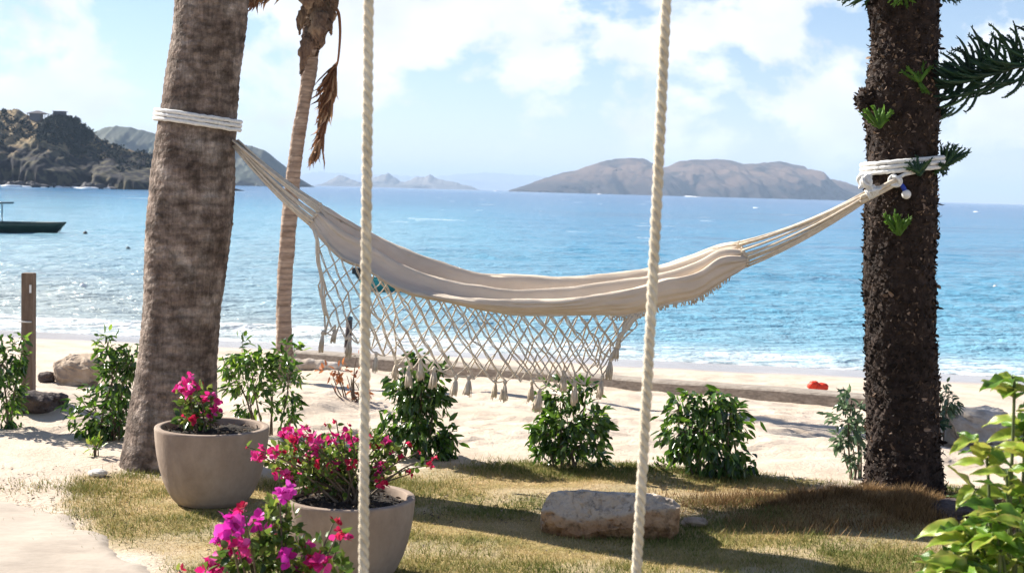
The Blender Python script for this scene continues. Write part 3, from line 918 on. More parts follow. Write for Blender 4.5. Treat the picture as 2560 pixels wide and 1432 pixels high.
def palm2_disp(A, Z):
    return .006 * (((Z / .085 + ring_noise(A, Z, 1, 1) * .6) % 1.0) - .5) + (ring_noise(A, Z, 2, 5) - .5) * .02


V, C2, R2, Z2 = trunk_mesh(rows2, Y2, 40, 300, palm2_disp)
palm2 = thing('palm_tree', PALM2, 'slender curved palm on the beach with torn brown leaf sheaths and dead fronds', 'palm tree')
MB().add(V, grid_tris(V.shape[0], V.shape[1], True)).build('trunk', MT['palm2'], palm2)
k2 = Y2 / F


def Q(u, v, dy=0):
    return P(u, v, Y2 + dy)


# crown shaft and torn sheaths
mb = MB()
cs = [Q(772, 175), Q(775, 130), Q(780, 95), Q(788, 60), Q(795, 20), Q(800, -40), Q(806, -110), Q(812, -170)]
mb.tube(cubic(np.arange(8), np.array(cs), np.linspace(0, 7, 40)), cubic(np.arange(8), np.array([15, 20, 25, 30, 36, 42, 38, 22]) * k2, np.linspace(0, 7, 40)) * (1 + .12 * np.sin(np.arange(40) * 1.9)), 18)
shaft = mb.build('crown_shaft', MT['sheath'], palm2)


def sheath(a, b, c, w, dy):
    """curled strip of dead sheath from a over b to c"""
    pts = cubic([0, 1, 2], np.array([Q(*a, dy), Q(*b, dy - .06), Q(*c, dy - .02)]), np.linspace(0, 2, 14))
    n = 7; V = np.zeros((14, n, 3)); wd = w * k2 * .8 * np.sin(np.linspace(.9, 3.12, 14)) * rng.uniform(.8, 1.15, 14)
    for q in range(n):
        f = q / (n - 1) - .5
        V[:, q] = pts + np.array([1, 0, 0]) * (wd * f * 2)[:, None] + np.array([0, -1.0, 0]) * (wd * (.35 - 1.4 * f * f))[:, None]
    V += rng.normal(0, .010, V.shape)
    MB().add(V, grid_tris(14, n)).build('sheath', MT['sheath'], shaft, solid=.012)


sheath((782, 70), (766, 120), (752, 185), 24, -.25)
sheath((800, 30), (792, 75), (795, 118), 26, -.30)
sheath((775, 0), (755, 40), (748, 88), 17, -.15)
sheath((820, 0), (826, 40), (828, 88), 16, -.15)
sheath((815, 40), (808, 85), (790, 140), 18, -.22)
sheath((795, -60), (772, -10), (768, 40), 26, -.3)
sheath((830, -60), (835, -10), (836, 36), 18, -.2)
# hanging dead frond
mb = MB()
pts = [Q(826, 10), Q(845, 30), Q(850, 70), Q(849, 110), Q(845, 150), Q(838, 180), Q(826, 250), Q(810, 320), Q(797, 372)]
qq = cubic(np.linspace(0, 1, 9), np.array(pts), np.linspace(0, 1, 40))
mb.tube(qq, np.linspace(.020, .005, 40), 7, rnd=.5)
n = 150
ts = rng.uniform(.52, .98, n); b = cubic(np.linspace(0, 1, 9), np.array(pts), ts)
ln = rng.uniform(55, 100, n) * k2 * np.clip(1.35 - ts * .6, .5, 1)
d = np.stack([rng.normal(-.30, .20, n), rng.normal(0, .15, n), -np.ones(n)], -1)
mb.leaves(b, d, rnd_dirs(n), ln, rng.uniform(.02, .034, n), rng.uniform(0, 1, n))
n = 22
ts = rng.uniform(.5, .72, n); b = cubic(np.linspace(0, 1, 9), np.array(pts), ts)
mb.leaves(b, np.stack([rng.normal(-.75, .1, n), rng.normal(0, .15, n), -np.ones(n)], -1), rnd_dirs(n), rng.uniform(50, 90, n) * k2, .019, rng.uniform(0, .6, n))
mb.build('dead_frond', MT['dryfrond'], palm2)
# dead frond arching out to the left of the crown
mb = MB()
pts = [Q(800, -110), Q(760, -90), Q(715, -55), Q(665, -28), Q(615, -12), Q(570, 0)]
qq = cubic(np.linspace(0, 1, 6), np.array(pts), np.linspace(0, 1, 30)); mb.tube(qq, np.linspace(.03, .008, 30), 6)
n = 110; ts = rng.uniform(.25, .99, n); b = cubic(np.linspace(0, 1, 6), np.array(pts), ts)
mb.leaves(b, np.stack([rng.normal(-.45, .16, n), rng.normal(0, .3, n), -np.ones(n) * .75], -1), rnd_dirs(n), rng.uniform(45, 75, n) * k2, .035, rng.uniform(0, 1, n))
mb.build('dead_frond', MT['dryfrond'], palm2)
crown(palm2, Q(812, -165), 11, 2.2, MT['frond'], .75, (30, 75))

# ------------------------------------------------------------------ pine
PINE_Y = 7.95
rows3 = [(-80, 2172, 2352), (0, 2172, 2346), (50, 2180, 2342), (100, 2183, 2340), (150, 2178, 2338), (200, 2170, 2340), (250, 2166, 2342), (300, 2168, 2344), (350, 2174, 2340), (400, 2174, 2338),
         (450, 2170, 2338), (500, 2167, 2337), (600, 2164, 2335), (700, 2163, 2334), (800, 2164, 2335), (900, 2167, 2338), (1000, 2169, 2343), (1100, 2168, 2348), (1180, 2166, 2354), (1230, 2162, 2362), (1270, 2152, 2378), (1300, 2144, 2388)]


def pine_disp(A, Z):
    return (ring_noise(A, Z, 2.2, 5) - .5) * .030 + (ring_noise(A, Z, 9, 30) - .5) * .022


V, C3, R3, Z3 = trunk_mesh(rows3, PINE_Y, 120, 460, pine_disp, ext=(2.4, .14))
base = np.array([C3[0][0], C3[0][1], float(hgt(C3[0][0], C3[0][1]))])
pine = thing('pine_tree', base, 'dark scaly-barked pine trunk with small green sprouts and the hammock tied to it', 'pine tree')
MB().add(V, grid_tris(V.shape[0], V.shape[1], True)).build('trunk', MT['pine'], pine)
# bark flakes
n = 15000
ii = rng.integers(2, int(V.shape[0] * .80), n); jj = rng.integers(0, V.shape[1], n)
p = V[ii, jj]; nrm = np.stack([np.cos(jj / V.shape[1] * 2 * np.pi), np.sin(jj / V.shape[1] * 2 * np.pi), np.zeros(n)], -1)
tang = np.stack([-nrm[:, 1], nrm[:, 0], np.zeros(n)], -1)
d = unit(np.array([0, 0, 1.0]) * rng.uniform(-.4, 1.0, (n, 1)) + tang * rng.normal(0, .6, (n, 1)) + nrm * np.where(rng.random((n, 1)) < .25, rng.uniform(.4, .9, (n, 1)), rng.uniform(.05, .35, (n, 1))))
zb = (P(2168, 432, PINE_Y)[2], P(2168, 392, PINE_Y)[2])
ok = (p[:, 2] < zb[0]) | (p[:, 2] > zb[1]); p = p[ok]; nrm = nrm[ok]; d = d[ok]; n = len(p)
mb = MB(); mb.leaves(p - nrm * .004, d, nrm + rng.normal(0, .4, (n, 3)), rng.uniform(.012, .034, n) * np.where(rng.random(n) < .12, 1.7, 1), rng.uniform(.008, .024, n), np.clip(rng.beta(1.3, 2.6, n) + 1.1 * (fbm(p[:, 0] * 9 + p[:, 1] * 7 + 5, p[:, 2] * 5, 3) - .5), 0, 1))
fl = mb.build('bark_flakes', MT['flake'], pine, smooth=False); fl['kind'] = 'stuff'
# knot where a branch broke off
kp = P(2162, 252, PINE_Y - .05)
mb = MB().ell(kp, (.045, .06, .055), 14, 10, .35, 3)
knt = mb.build('knot', MT['pine'], pine)
n = 160; d = rnd_dirs(n)
mb = MB(); mb.leaves(kp + d * np.array([.043, .058, .053]), d + rng.normal(0, .5, (n, 3)), rnd_dirs(n), rng.uniform(.015, .035, n), .014, rng.uniform(0, .8, n))
mb.build('knot_bark', MT['flake'], knt, smooth=False)


def strand(mb, a, b, bend, r, rn):
    a = np.asarray(a); b = np.asarray(b)
    t = np.linspace(0, 1, 9)[:, None]
    q = a * (1 - t) + b * t + np.asarray(bend) * (t * (1 - t) * 4)
    mb.tube(q, r * np.array([.75, 1, 1, 1, 1, .95, .85, .65, .2]), 6, rnd=rn)
    # short incurved needles roughen the cord-like strand
    m = 26
    tt = rng.uniform(.04, .97, m); k = np.clip((tt * 8).astype(int), 0, 7)
    pos = q[k] + (q[k + 1] - q[k]) * (tt * 8 - k)[:, None]; dd = unit(q[k + 1] - q[k]) + rnd_dirs(m) * .75
    mb.leaves(pos, dd, rnd_dirs(m), r * 2.6, r * .9, np.clip(rn + rng.normal(0, .15, m), 0, 1))


def fan(c, tips, r, m, dy=0.0, name='sprout'):
    mb = MB(); a = P(*c, PINE_Y + dy)
    for (u, v) in tips:
        b = P(u, v, PINE_Y + dy + rng.uniform(-.05, .05))
        strand(mb, a + rng.normal(0, .004, 3), b, (0, 0, rng.uniform(-.004, .012)), r, rng.uniform(.1, 1))
    return mb.build(name, m, pine)


fan((2200, 318), [(2150, 282), (2160, 272), (2172, 278), (2185, 268), (2198, 276), (2210, 270), (2224, 282), (2234, 276), (2216, 300), (2176, 296), (2190, 305)], .0105, MT['needle_sunlit'], -.22)
fan((2298, 436), [(2262, 420), (2268, 405), (2280, 396), (2292, 392), (2304, 395), (2316, 398), (2324, 402), (2275, 412), (2310, 408), (2330, 396)], .009, MT['needle'], -.24)
fan((2358, 420), [(2352, 362), (2362, 366), (2372, 358), (2384, 362), (2394, 360), (2404, 368), (2414, 372), (2426, 376), (2430, 380), (2420, 388), (2400, 398), (2385, 405), (2376, 380)], .009, MT['needle'], -.05)
fan((2346, 300), [(2344, 276), (2352, 270), (2360, 266), (2370, 266), (2380, 268), (2390, 270), (2378, 282), (2366, 290)], .008, MT['needle'], .02)
fan((2246, 586), [(2208, 534), (2214, 545), (2224, 540), (2236, 530), (2246, 534), (2254, 548), (2264, 552), (2274, 546), (2272, 558), (2228, 562), (2218, 556)], .011, MT['needle_sunlit'], -.22)
fan((2350, 424), [(2362, 436), (2340, 430), (2368, 426), (2352, 410), (2364, 414)], .010, MT['needle'], -.14)
fan((2300, 206), [(2256, 180), (2268, 170), (2290, 160), (2310, 156), (2330, 168), (2286, 182), (2310, 226), (2322, 232)], .010, MT['needle_sunlit'], -.20)
fan((2200, -30), [(2092, 2), (2104, 8), (2118, 16), (2132, 12), (2150, -10), (2160, 14), (2120, -14)], .010, MT['needle'], -.05)
fan((2250, -30), [(2222, 4), (2236, 12), (2252, 8), (2270, 14), (2284, 6), (2262, -4)], .011, MT['needle_sunlit'], -.24)
fan((2350, -20), [(2372, 4), (2390, 10), (2404, 2), (2382, -6), (2362, 6)], .009, MT['needle'], -.10)
fan((2344, 1060), [(2362, 1040), (2370, 1050), (2376, 1066), (2360, 1072)], .008, MT['needle'], .0)
# the big side branch
mb = MB()
ax = np.array([P(2330, 214, PINE_Y), P(2390, 208, PINE_Y - .12), P(2460, 190, PINE_Y - .2), P(2540, 168, PINE_Y - .25), P(2640, 140, PINE_Y - .3), P(2760, 100, PINE_Y - .35)])
axq = cubic(np.linspace(0, 1, 6), ax, np.linspace(0, 1, 40))
mb.tube(axq, np.linspace(.016, .006, 40), 7, rnd=.2)
brn = mb.build('branch', MT['stem'], pine)
mb = MB()
for k in range(190):
    t = rng.uniform(.08, 1.0) ** .85
    a = cubic(np.linspace(0, 1, 6), ax, np.array([t]))[0]
    kind = rng.random()
    L_ = rng.uniform(.16, .29)
    if kind < .38:      # upper strands, swept up and back
        d = np.array([rng.uniform(-.75, .15), rng.uniform(-.5, .4), rng.uniform(.45, 1.0)]); bend = np.array([.02, 0, .02])
    elif kind < .75:    # flat strands pointing back to the trunk
        d = np.array([-1, rng.uniform(-.6, .4), rng.uniform(-.25, .35)]); bend = np.array([0, 0, -.015])
    else:               # hanging strands curled up at the tip
        d = np.array([rng.uniform(-1, -.3), rng.uniform(-.5, .4), rng.uniform(-.75, -.25)]); bend = np.array([.01, 0, -.035])
    if t < .25: L_ *= .6
    strand(mb, a, a + unit(d) * L_, bend, .0085, float(np.clip(rng.normal(.35, .25), 0, 1)))
mb.build('branch_foliage', MT['needle'], brn)

# ------------------------------------------------------------------ hammock
HY = 8.12
U = np.array([850, 904, 1000, 1100, 1200, 1300, 1400, 1500, 1600, 1650, 1750, 1800])
lines = {  # photo heights of folds along the cloth and how far each lies behind (+) or before (-) the middle line
    'Z': ([585, 616, 668, 706, 728, 734, 742, 736, 722, 706, 668, 640], .24),
    'A': ([541, 570, 620, 657, 683, 688, 695, 689, 677, 665, 632, 614], .20),
    'B': ([556, 586, 636, 674, 698, 702, 706, 697, 684, 673, 641, 619], .15),
    'C': ([600, 636, 700, 742, 764, 764, 764, 750, 736, 726, 692, 662], .09),
    'D': ([574, 602, 658, 695, 715, 724, 720, 708, 695, 684, 653, 628], -.03),
    'E': ([606, 636, 692, 729, 750, 760, 758, 750, 736, 724, 696, 664], -.09),
    'F': ([636, 658, 713, 739, 748, 750, 748, 736, 717, 701, 680, 649], -.19),
    'H': ([640, 664, 722, 748, 763, 771, 771, 763, 752, 735, 712, 682], -.21),
    'I': ([642, 667, 726, 752, 775, 786, 787, 786, 782, 764, 739, 709], -.17)}
ends_l = [(797, 520), (800, 512), (799, 518), (796, 524), (793, 530), (788, 538), (782, 548), (777, 556), (773, 563)]
ends_r = [(1846, 612), (1848, 606), (1852, 609), (1856, 618), (1858, 628), (1862, 636), (1868, 646), (1870, 656), (1866, 666)]
nl, ncx = 150, 66
tl = np.linspace(0, 1, nl)
Lw = []
for k, (nm, (vs, dy)) in enumerate(lines.items()):
    st = [P(*ends_l[k], HY + .05 + dy * .12)]
    for u, v in zip(U, vs):
        st.append(P(u, v, HY + dy * min(1, .35 + .65 * min((u - 780) / 200, (1870 - u) / 200))))
    st.append(P(*ends_r[k], HY - .02 + dy * .12))
    uu = np.concatenate([[785], U, [1858]]); uu = (uu - uu[0]) / (uu[-1] - uu[0])
    Lw.append(cubic(uu, np.array(st), tl))
Lw = np.array(Lw)                                    # (lines, along, 3)
tx = np.linspace(0, len(Lw) - 1, ncx)
cloth = cubic(np.arange(len(Lw)), Lw.reshape(len(Lw), -1), tx).reshape(ncx, nl, 3)
# gathers towards both ends and soft wrinkles
TX, TL = np.meshgrid(tx, tl, indexing='ij')
endf = np.exp(-TL / .09) + np.exp(-(1 - TL) / .10)
wr = .012 * endf * np.sin(TX * 9.5 + 1.3) * np.minimum(1, np.minimum(TL, 1 - TL) * 30 + .3) + .006 * (fbm(TX * 2.2, TL * 7, 3) - .5) * 2
wr += .0030 * np.sin(TX * 16 + 3 * np.sin(TL * 9)) + .010 * (fbm(TX * 3.5 + TL * 6, TL * 26 - TX * 1.5, 4) - .5) + .007 * (fbm(TX * 9, TL * 5 + 40, 3) - .5)
cloth[..., 2] += wr
cloth[..., 1] += wr * .8
hbase = P(1330, 760, HY)
hammock = thing('hammock', hbase, 'cream cotton hammock with knotted fringe and tassels slung between palm and pine', 'hammock')
cl = MB().add(cloth, grid_tris(ncx, nl)).build('cloth', MT['cloth'], hammock, solid=.003)
# rolled hem along the near and far edges
sub = MB().tube(cloth[-1], .0065, 7); sub.build('hem', MT['cord'], cl)
sub = MB().tube(cloth[7], .0075, 7); sub.build('hem', MT['cloth'], cl)
# suspension strings
ring_l = P(588, 350, PALM_Y - .06)
for k in range(19):
    f = k / 18
    e = cloth[int(round(f * (ncx - 1))), 0] + rng.normal(0, .003, 3)
    a = ring_l + np.array([rng.normal(0, .006), rng.normal(0, .014), -.045 * f + rng.normal(0, .006)])
    t = np.linspace(0, 1, 8)[:, None]
    q = a * (1 - t) + e * t + np.array([0, 0, -1]) * (.012 + .02 * f * rng.random()) * t * (1 - t) * 4
    MB().tube(q, np.linspace(.0062, .0082, 8), 7).build('suspension_string', MT['cord'], hammock)
ring_r = P(2172, 486, PINE_Y - .20)
for k in range(19):
    f = k / 18
    e = cloth[int(round(f * (ncx - 1))), -1] + rng.normal(0, .003, 3)
    a = ring_r + np.array([rng.normal(0, .004), rng.normal(0, .010), (.5 - f) * .042 + rng.normal(0, .003)])
    t = np.linspace(0, 1, 8)[:, None]
    q = e * (1 - t) + a * t + np.array([0, 0, -1]) * (.02 + .012 * rng.random()) * t * (1 - t) * 4
    MB().tube(q, np.linspace(.0062, .0082, 8), 7).build('suspension_string', MT['cord'], hammock)
# whipped loop at the pine end
q = cubic([0, 1, 2, 3], np.array([P(2150, 497, PINE_Y - .195), P(2182, 482, PINE_Y - .205), P(2212, 466, PINE_Y - .21), P(2238, 452, PINE_Y - .22)]), np.linspace(0, 3, 16))
MB().tube(q + np.array([0, -.012, .006]), .013, 10).build('loop', MT['cord'], hammock)
MB().tube(q + np.array([0, .0, -.020]), .013, 10).build('loop', MT['cord'], hammock)
for k in range(7):                                    # lashing turns where strings meet the loop
    c = P(2168 + k * 3.6, 488 - k * 1.9, PINE_Y - .2)
    ax_ = unit(q[6] - q[4]); s_ = unit(np.cross(ax_, [0, 1, 0])); r_ = np.cross(ax_, s_)
    a = np.linspace(0, 2 * np.pi, 13)
    MB().tube(c + .028 * (np.cos(a)[:, None] * s_ + np.sin(a)[:, None] * r_), .005, 5, cap=False).build('lashing', MT['whiterope'], hammock)
# braided edge where strings meet the cloth
for e in (0, nl - 1):
    for k in range(0, ncx - 1, 5):
        MB().ell(cloth[k, e], (.012, .010, .009), 7, 5, .3, k).build('knot', MT['cord'], hammock)


# fringe nets
def net(top, bot, n, rows, dy, double=True, seed=0):
    rg = np.random.default_rng(seed)
    ta = np.linspace(0, 1, len(top)); ba = np.linspace(0, 1, len(bot))
    nodes = {}
    for j in range(rows + 1):
        off = .5 * (j % 2)
        for i in range(n + 1 - (j % 2)):
            a = (i + off) / n; t = j / rows
            pu = np.array([np.interp(a, ta, top[:, 0]), np.interp(a, ta, top[:, 1])]) * (1 - t) + np.array([np.interp(a, ba, bot[:, 0]), np.interp(a, ba, bot[:, 1])]) * t
            pu = pu + rg.normal(0, 3.0, 2) * (1 if 0 < j else 0) + np.array([0, 4 * math.sin(i * 1.1 + j)]) * t
            nodes[(i, j)] = P(pu[0], pu[1], HY + dy + rg.normal(0, .008) * (j > 0) + .02 * math.sin(a * 7) * t)
    A = []; B = []
    for (i, j), p in nodes.items():
        if j == rows: continue
        for ii in ((i, i + 1) if j % 2 else (i - 1, i)):
            if (ii, j + 1) in nodes:
                A.append(p); B.append(nodes[(ii, j + 1)])
    A = np.array(A); B = np.array(B)
    sag = np.array([0, 0, 1.0]) * rg.normal(-.004, .004, (len(A), 1)); M_ = (A + B) / 2 + sag
    mb = MB(); ofs = np.array([.0032, 0, .0022])
    for s in ((1, -1) if double else (1,)):
        o = ofs * s
        mb.segs(A + o * .4, M_ + o, .0026, 4); mb.segs(M_ + o, B + o * .4, .0026, 4)
    for p in nodes.values():
        mb.ell(p, (.006, .006, .0065), 6, 4)
    # side cords
    return mb, nodes


top1 = []
for u in np.linspace(782, 1622, 60):
    top1.append((u, np.interp(u, [775, 800, 850, 904, 1000, 1100, 1200, 1300, 1400, 1500, 1600, 1650], [566, 590, 642, 667, 726, 752, 775, 786, 787, 786, 783, 764])))
top1 = np.array(top1)
bot1 = np.array([(806, 822), (842, 838), (880, 852), (940, 884), (990, 905), (1050, 922), (1110, 935), (1175, 944), (1240, 950), (1300, 956), (1350, 962), (1400, 962), (1450, 955), (1490, 945), (1525, 905), (1535, 880)], float)
mb, nodes1 = net(top1, bot1, 24, 7, -.17, seed=2)
fr1 = mb.build('fringe', MT['cord'], hammock)
top2 = np.array([(u, np.interp(u, [860, 1000, 1200, 1400, 1600], [650, 700, 745, 760, 750])) for u in np.linspace(900, 1580, 40)])
bot2 = np.array([(930, 868), (1000, 885), (1100, 915), (1200, 930), (1300, 945), (1400, 948), (1480, 930), (1530, 890)], float)
mb, nodes2 = net(top2, bot2, 18, 6, .20, seed=5)
mb.build('fringe', MT['cord'], hammock)
# gathered side cords of the near fringe
for (a, b, r) in [((786, 572), (812, 790), .008), ((790, 580), (820, 800), .006), ((1600, 784), (1552, 840), .008), ((1590, 785), (1545, 850), .012), ((1575, 786), (1540, 870), .010)]:
    t = np.linspace(0, 1, 9)[:, None]
    q = P(*a, HY - .17) * (1 - t) + P(*b, HY - .18) * t + np.stack([.006 * np.sin(np.arange(9) * 1.7), 0 * np.arange(9), 0 * np.arange(9)], -1)
    MB().tube(q, r, 7).build('side_cord', MT['cord'], fr1)


def tassel(u, v, hgt_px, wid, dy, tilt=0):
    mb = MB(); a = P(u, v, HY + dy); k = HY / F; L_ = hgt_px * k; w = wid * k
    ax = unit(np.array([tilt, 0, -1.0]))
    mb.tube([a + ax * L_ * f for f in (0, .08, .16, .22, .30, .5, .8, 1)], np.array([.22, .36, .38, .24, .30, .36, .42, .46]) * w * .62, 9)
    for q in range(22):
        an = q / 22 * 2 * np.pi + rng.uniform(-.2, .2)
        o = np.array([math.cos(an), math.sin(an), 0]) * w * rng.uniform(.15, .46)
        mb.tube([a + ax * L_ * .28 + o * .4, a + ax * L_ * .65 + o * .85, a + ax * L_ * rng.uniform(.85, 1.16) + o * rng.uniform(.7, 1.2)], .0024, 4)
    return mb.build('tassel', MT['cord'], fr1)


def yarn(pa, pb, pc):
    mb = MB()
    for q in (pa, pc):
        t = np.linspace(0, 1, 5)[:, None]
        mb.tube(q * (1 - t) + pb * t + np.array([0, 0, -.008]) * np.sin(t * np.pi), .0045, 5)
    return mb.build('fringe_yarn', MT['cord'], fr1)


b1 = np.array([n_ for (i, j), n_ in nodes1.items() if j == 7]); b1 = b1[np.argsort(b1[:, 0])]
b2 = np.array([n_ for (i, j), n_ in nodes2.items() if j == 6]); b2 = b2[np.argsort(b2[:, 0])]
for (u, v, h, w, dy, tl_) in [(808, 826, 50, 22, -.17, -.1), (838, 812, 42, 16, -.17, -.1), (874, 838, 52, 22, -.17, -.05), (941, 880, 46, 20, -.17, -.05), (992, 900, 46, 22, .2, -.1), (1022, 914, 50, 22, -.17, 0),
                            (1050, 896, 50, 24, -.17, .05), (1086, 916, 50, 24, -.17, -.05), (1141, 938, 48, 26, -.17, -.15), (1173, 938, 48, 26, -.17, -.1), (1239, 946, 48, 22, .2, -.05), (1263, 950, 48, 22, -.17, -.05),
                            (1330, 950, 50, 24, .2, -.05), (1349, 972, 52, 28, -.17, -.1), (1410, 926, 48, 24, -.17, 0), (1437, 950, 56, 22, -.17, 0), (1527, 888, 56, 24, -.17, -.05), (1507, 936, 54, 20, -.17, -.12), (1545, 850, 46, 18, -.17, -.1)]:
    tassel(u, v, h, w, dy, tl_)
    p = P(u, v, HY + dy); bb = b1 if dy < 0 else b2
    o = np.argsort(np.abs(bb[:, 0] - p[0]))[:2]
    yarn(bb[o[0]], p, bb[o[1]])
# ragged trim under the right end of the cloth
mb = MB()
n = 150
for k in range(n):
    f = rng.uniform(.70, .97); i = int(f * (nl - 1)); p = cloth[-1, i]
    mb.tube([p, p + np.array([rng.normal(0, .006), rng.normal(0, .006), -rng.uniform(.010, .034)])], .0035, 4)
mb.build('trim', MT['cord'], cl)


# ------------------------------------------------------------------ ropes round the trunks
def wrap(name, C, R, ZZ, uL, vL, uR, vR, Yd, turns, r, m, label, pad):
    a = P(uL, vL, Yd); b = P(uR, vR, Yd)
    zc = (a[2] + b[2]) / 2; c = np.array([np.interp(zc, ZZ, C[:, q]) for q in range(3)])
    rr = np.interp(zc, ZZ, R) + pad
    th = np.linspace(0, 2 * np.pi * turns, int(70 * turns)) + np.pi / 2
    z = zc + (b[2] - a[2]) / 2 * np.cos(th) + ((th - np.pi / 2) / (2 * np.pi) - turns / 2) * r * 2.02
    cx = np.interp(z, ZZ, C[:, 0]); cy = np.interp(z, ZZ, C[:, 1])
    pts = np.stack([cx + rr * np.cos(th), cy + rr * np.sin(th), z], -1)
    pts += np.stack([rng.normal(0, .0012, len(th))] * 3, -1)
    o = MB().tube(pts, r, 10).build(name, m, origin=c)
    return o, pts


o, pr1 = wrap('tree_rope', PC, PR, PZZ, 398, 284, 592, 318, PALM_Y, 3.0, .0118, MT['whiterope'], '', .024)
tag(o, 'white rope wound three times round the thick palm trunk', 'rope')
o = thing('tree_rope', P(2255, 415, PINE_Y), 'white rope wound and knotted round the pine trunk', 'rope')
w, pr2 = wrap('rope_coil', C3, R3, Z3, 2166, 421, 2342, 407, PINE_Y, 3.0, .0125, MT['whiterope'], '', .034)
w.parent = o; w.location = w.location - o.location


def knotball(c, r, seed, parent, m, name='knot'):
    rg = np.random.default_rng(seed); mb = MB()
    for k in range(10):
        a = np.linspace(0, 2 * np.pi, 15)
        n_ = unit(rg.normal(size=3)); s_ = unit(np.cross(n_, [.3, .5, .8])); q_ = np.cross(n_, s_)
        mb.tube(c + rg.normal(0, r * .3, 3) + r * .72 * (np.cos(a)[:, None] * s_ + np.sin(a)[:, None] * q_), r * .24, 7, cap=False)
    mb.ell(c, (r * .7,) * 3, 10, 8, .2, seed)
    return mb.build(name, m, parent)


yk = PINE_Y - .21
knotball(P(2164, 452, yk), .036, 1, o, MT['whiterope'])
knotball(P(2180, 476, yk), .030, 4, o, MT['whiterope'])
knotball(P(2238, 452, yk), .034, 7, o, MT['whiterope'])
mb = MB().tube([P(2250, 458, yk), P(2258, 468, yk - .01), P(2264, 480, yk - .01)], .013, 8); mb.build('blue_tape', MT['blue'], o)
MB().ell(P(2266, 486, yk - .012), (.026, .024, .026), 14, 10).build('rope_end', MT['whiterope'], o)
MB().tube([P(2240, 448, yk), P(2262, 436, yk - .01), P(2290, 430, PINE_Y - .22)], .010, 8).build('rope_tail', MT['whiterope'], o)
MB().tube([P(2160, 458, yk), P(2150, 468, yk - .01), P(2150, 472, yk - .01)], .010, 8).build('rope_tail', MT['whiterope'], o)
tag(o, cat='rope')

# ------------------------------------------------------------------ swing ropes
SWY = 2.9
swc = P(1255, 1432, SWY); swc[2] = .44
swing = thing('swing', swc, 'two thick twisted cream ropes of a swing hanging before the hammock', 'swing')
for (u0, u1) in [(917, 914), (1663, 1590)]:
    a = P(u0, 0, SWY); b = P(u1, 1432, SWY)
    top = a + (a - b) * 1.0; tt = (a[2] - .44) / (a[2] - b[2]); bot = a + (b - a) * tt
    ax = unit(bot - top); Ln = np.linalg.norm(bot - top)
    s_ = unit(np.cross(ax, [0, 1, 0])); r_ = np.cross(ax, s_)
    pitch = .066; nt = int(Ln / pitch * 14)
    z = np.linspace(0, Ln, nt)
    mb = MB()
    for k in range(3):
        th = -z / pitch * 2 * np.pi + k * 2 * np.pi / 3
        pts = top + ax * z[:, None] + .0056 * (np.cos(th)[:, None] * s_ + np.sin(th)[:, None] * r_)
        pts += (.004 * np.sin(z * 2.1 + u0))[:, None] * s_
        mb.tube(pts, .0060 * (1 + .07 * np.sin(z * 31 + k * 2) + rng.normal(0, .02, nt)), 9)
    mb.build('rope', MT['swingrope'], swing)
    knotball(bot - np.array([0, 0, .05]), .024, u0, swing, MT['swingrope'])
a = P(917, 0, SWY); b = P(914, 1432, SWY); x0 = (a + (b - a) * (a[2] - .44) / (a[2] - b[2]))[0]
a = P(1663, 0, SWY); b = P(1590, 1432, SWY); x1 = (a + (b - a) * (a[2] - .44) / (a[2] - b[2]))[0]
MB().box((.5 * (x0 + x1), SWY + .02, .44), (x1 - x0 + .14, .22, .03)).build('seat', MT['timber'], swing, bevel=.006, smooth=False)
# overhead beam the ropes hang from
bz = P(917, 0, SWY)[2] + (P(917, 0, SWY)[2] - P(914, 1432, SWY)[2])
beam = thing('pergola_beam', (0, SWY, bz), 'timber beam overhead that carries the swing ropes', 'beam')
MB().box((0.1, SWY, bz + .05), (4.4, .12, .16)).build('beam', MT['timber'], beam, bevel=.008, smooth=False)
for sx_ in (-2.05, 2.25):
    MB().box((sx_, SWY, (bz - .03) / 2 - .05), (.12, .12, bz + .06)).build('post', MT['post'], beam, bevel=.006, smooth=False)

# ------------------------------------------------------------------ pots and bougainvillea
def pot(c, R, Hh, label, soil_h):
    o = thing('plant_pot', c, label, 'plant pot', 'round clay plant pots on the lawn')
    pr = [(0, 0), (.52, 0), (.60, .012), (.68, .07), (.765, .17), (.84, .30), (.905, .46), (.955, .64), (.985, .82), (.998, .95), (1.0, .975), (.992, .995), (.97, 1.0), (.905, 1.0), (.885, .992), (.872, .96), (.84, .6), (.6, .3), (0, .3)]
    pr = np.array(pr) * np.array([R, Hh])
    fine = []
    for a, b in zip(pr[:-1], pr[1:]):
        for t in np.linspace(0, 1, 4, endpoint=False): fine.append(a * (1 - t) + b * t)
    fine.append(pr[-1])
    V, T = lathe(fine, c, 96)
    MB().add(V, T).build('shell', MT['pot'], o)
    zz = c[2] + Hh * soil_h
    rr, aa = np.meshgrid(np.linspace(0, R * .86, 22), np.linspace(0, 2 * np.pi, 60, endpoint=False), indexing='ij')
    xs = c[0] + rr * np.cos(aa); ys = c[1] + rr * np.sin(aa)
    z = zz + (fbm(xs * 14, ys * 14, 4) - .5) * .05 + .02 * (1 - rr / R)
    sm = MB().add(np.stack([xs, ys, z], -1), grid_tris(22, 60, True)).build('soil', MT['soil'], o)
    mb = MB(); n = 260
    r_ = R * .82 * np.sqrt(rng.random(n)); a_ = rng.uniform(0, 6.28, n)
    p = np.stack([c[0] + r_ * np.cos(a_), c[1] + r_ * np.sin(a_), np.full(n, zz + .018)], -1)
    mb.leaves(p, rnd_dirs(n) * np.array([1, 1, .5]), rnd_dirs(n) + np.array([0, 0, 1.0]), rng.uniform(.012, .03, n), .011, rng.uniform(0, .55, n))
    lt = mb.build('litter', MT['litter'], o); lt['kind'] = 'stuff'
    return o


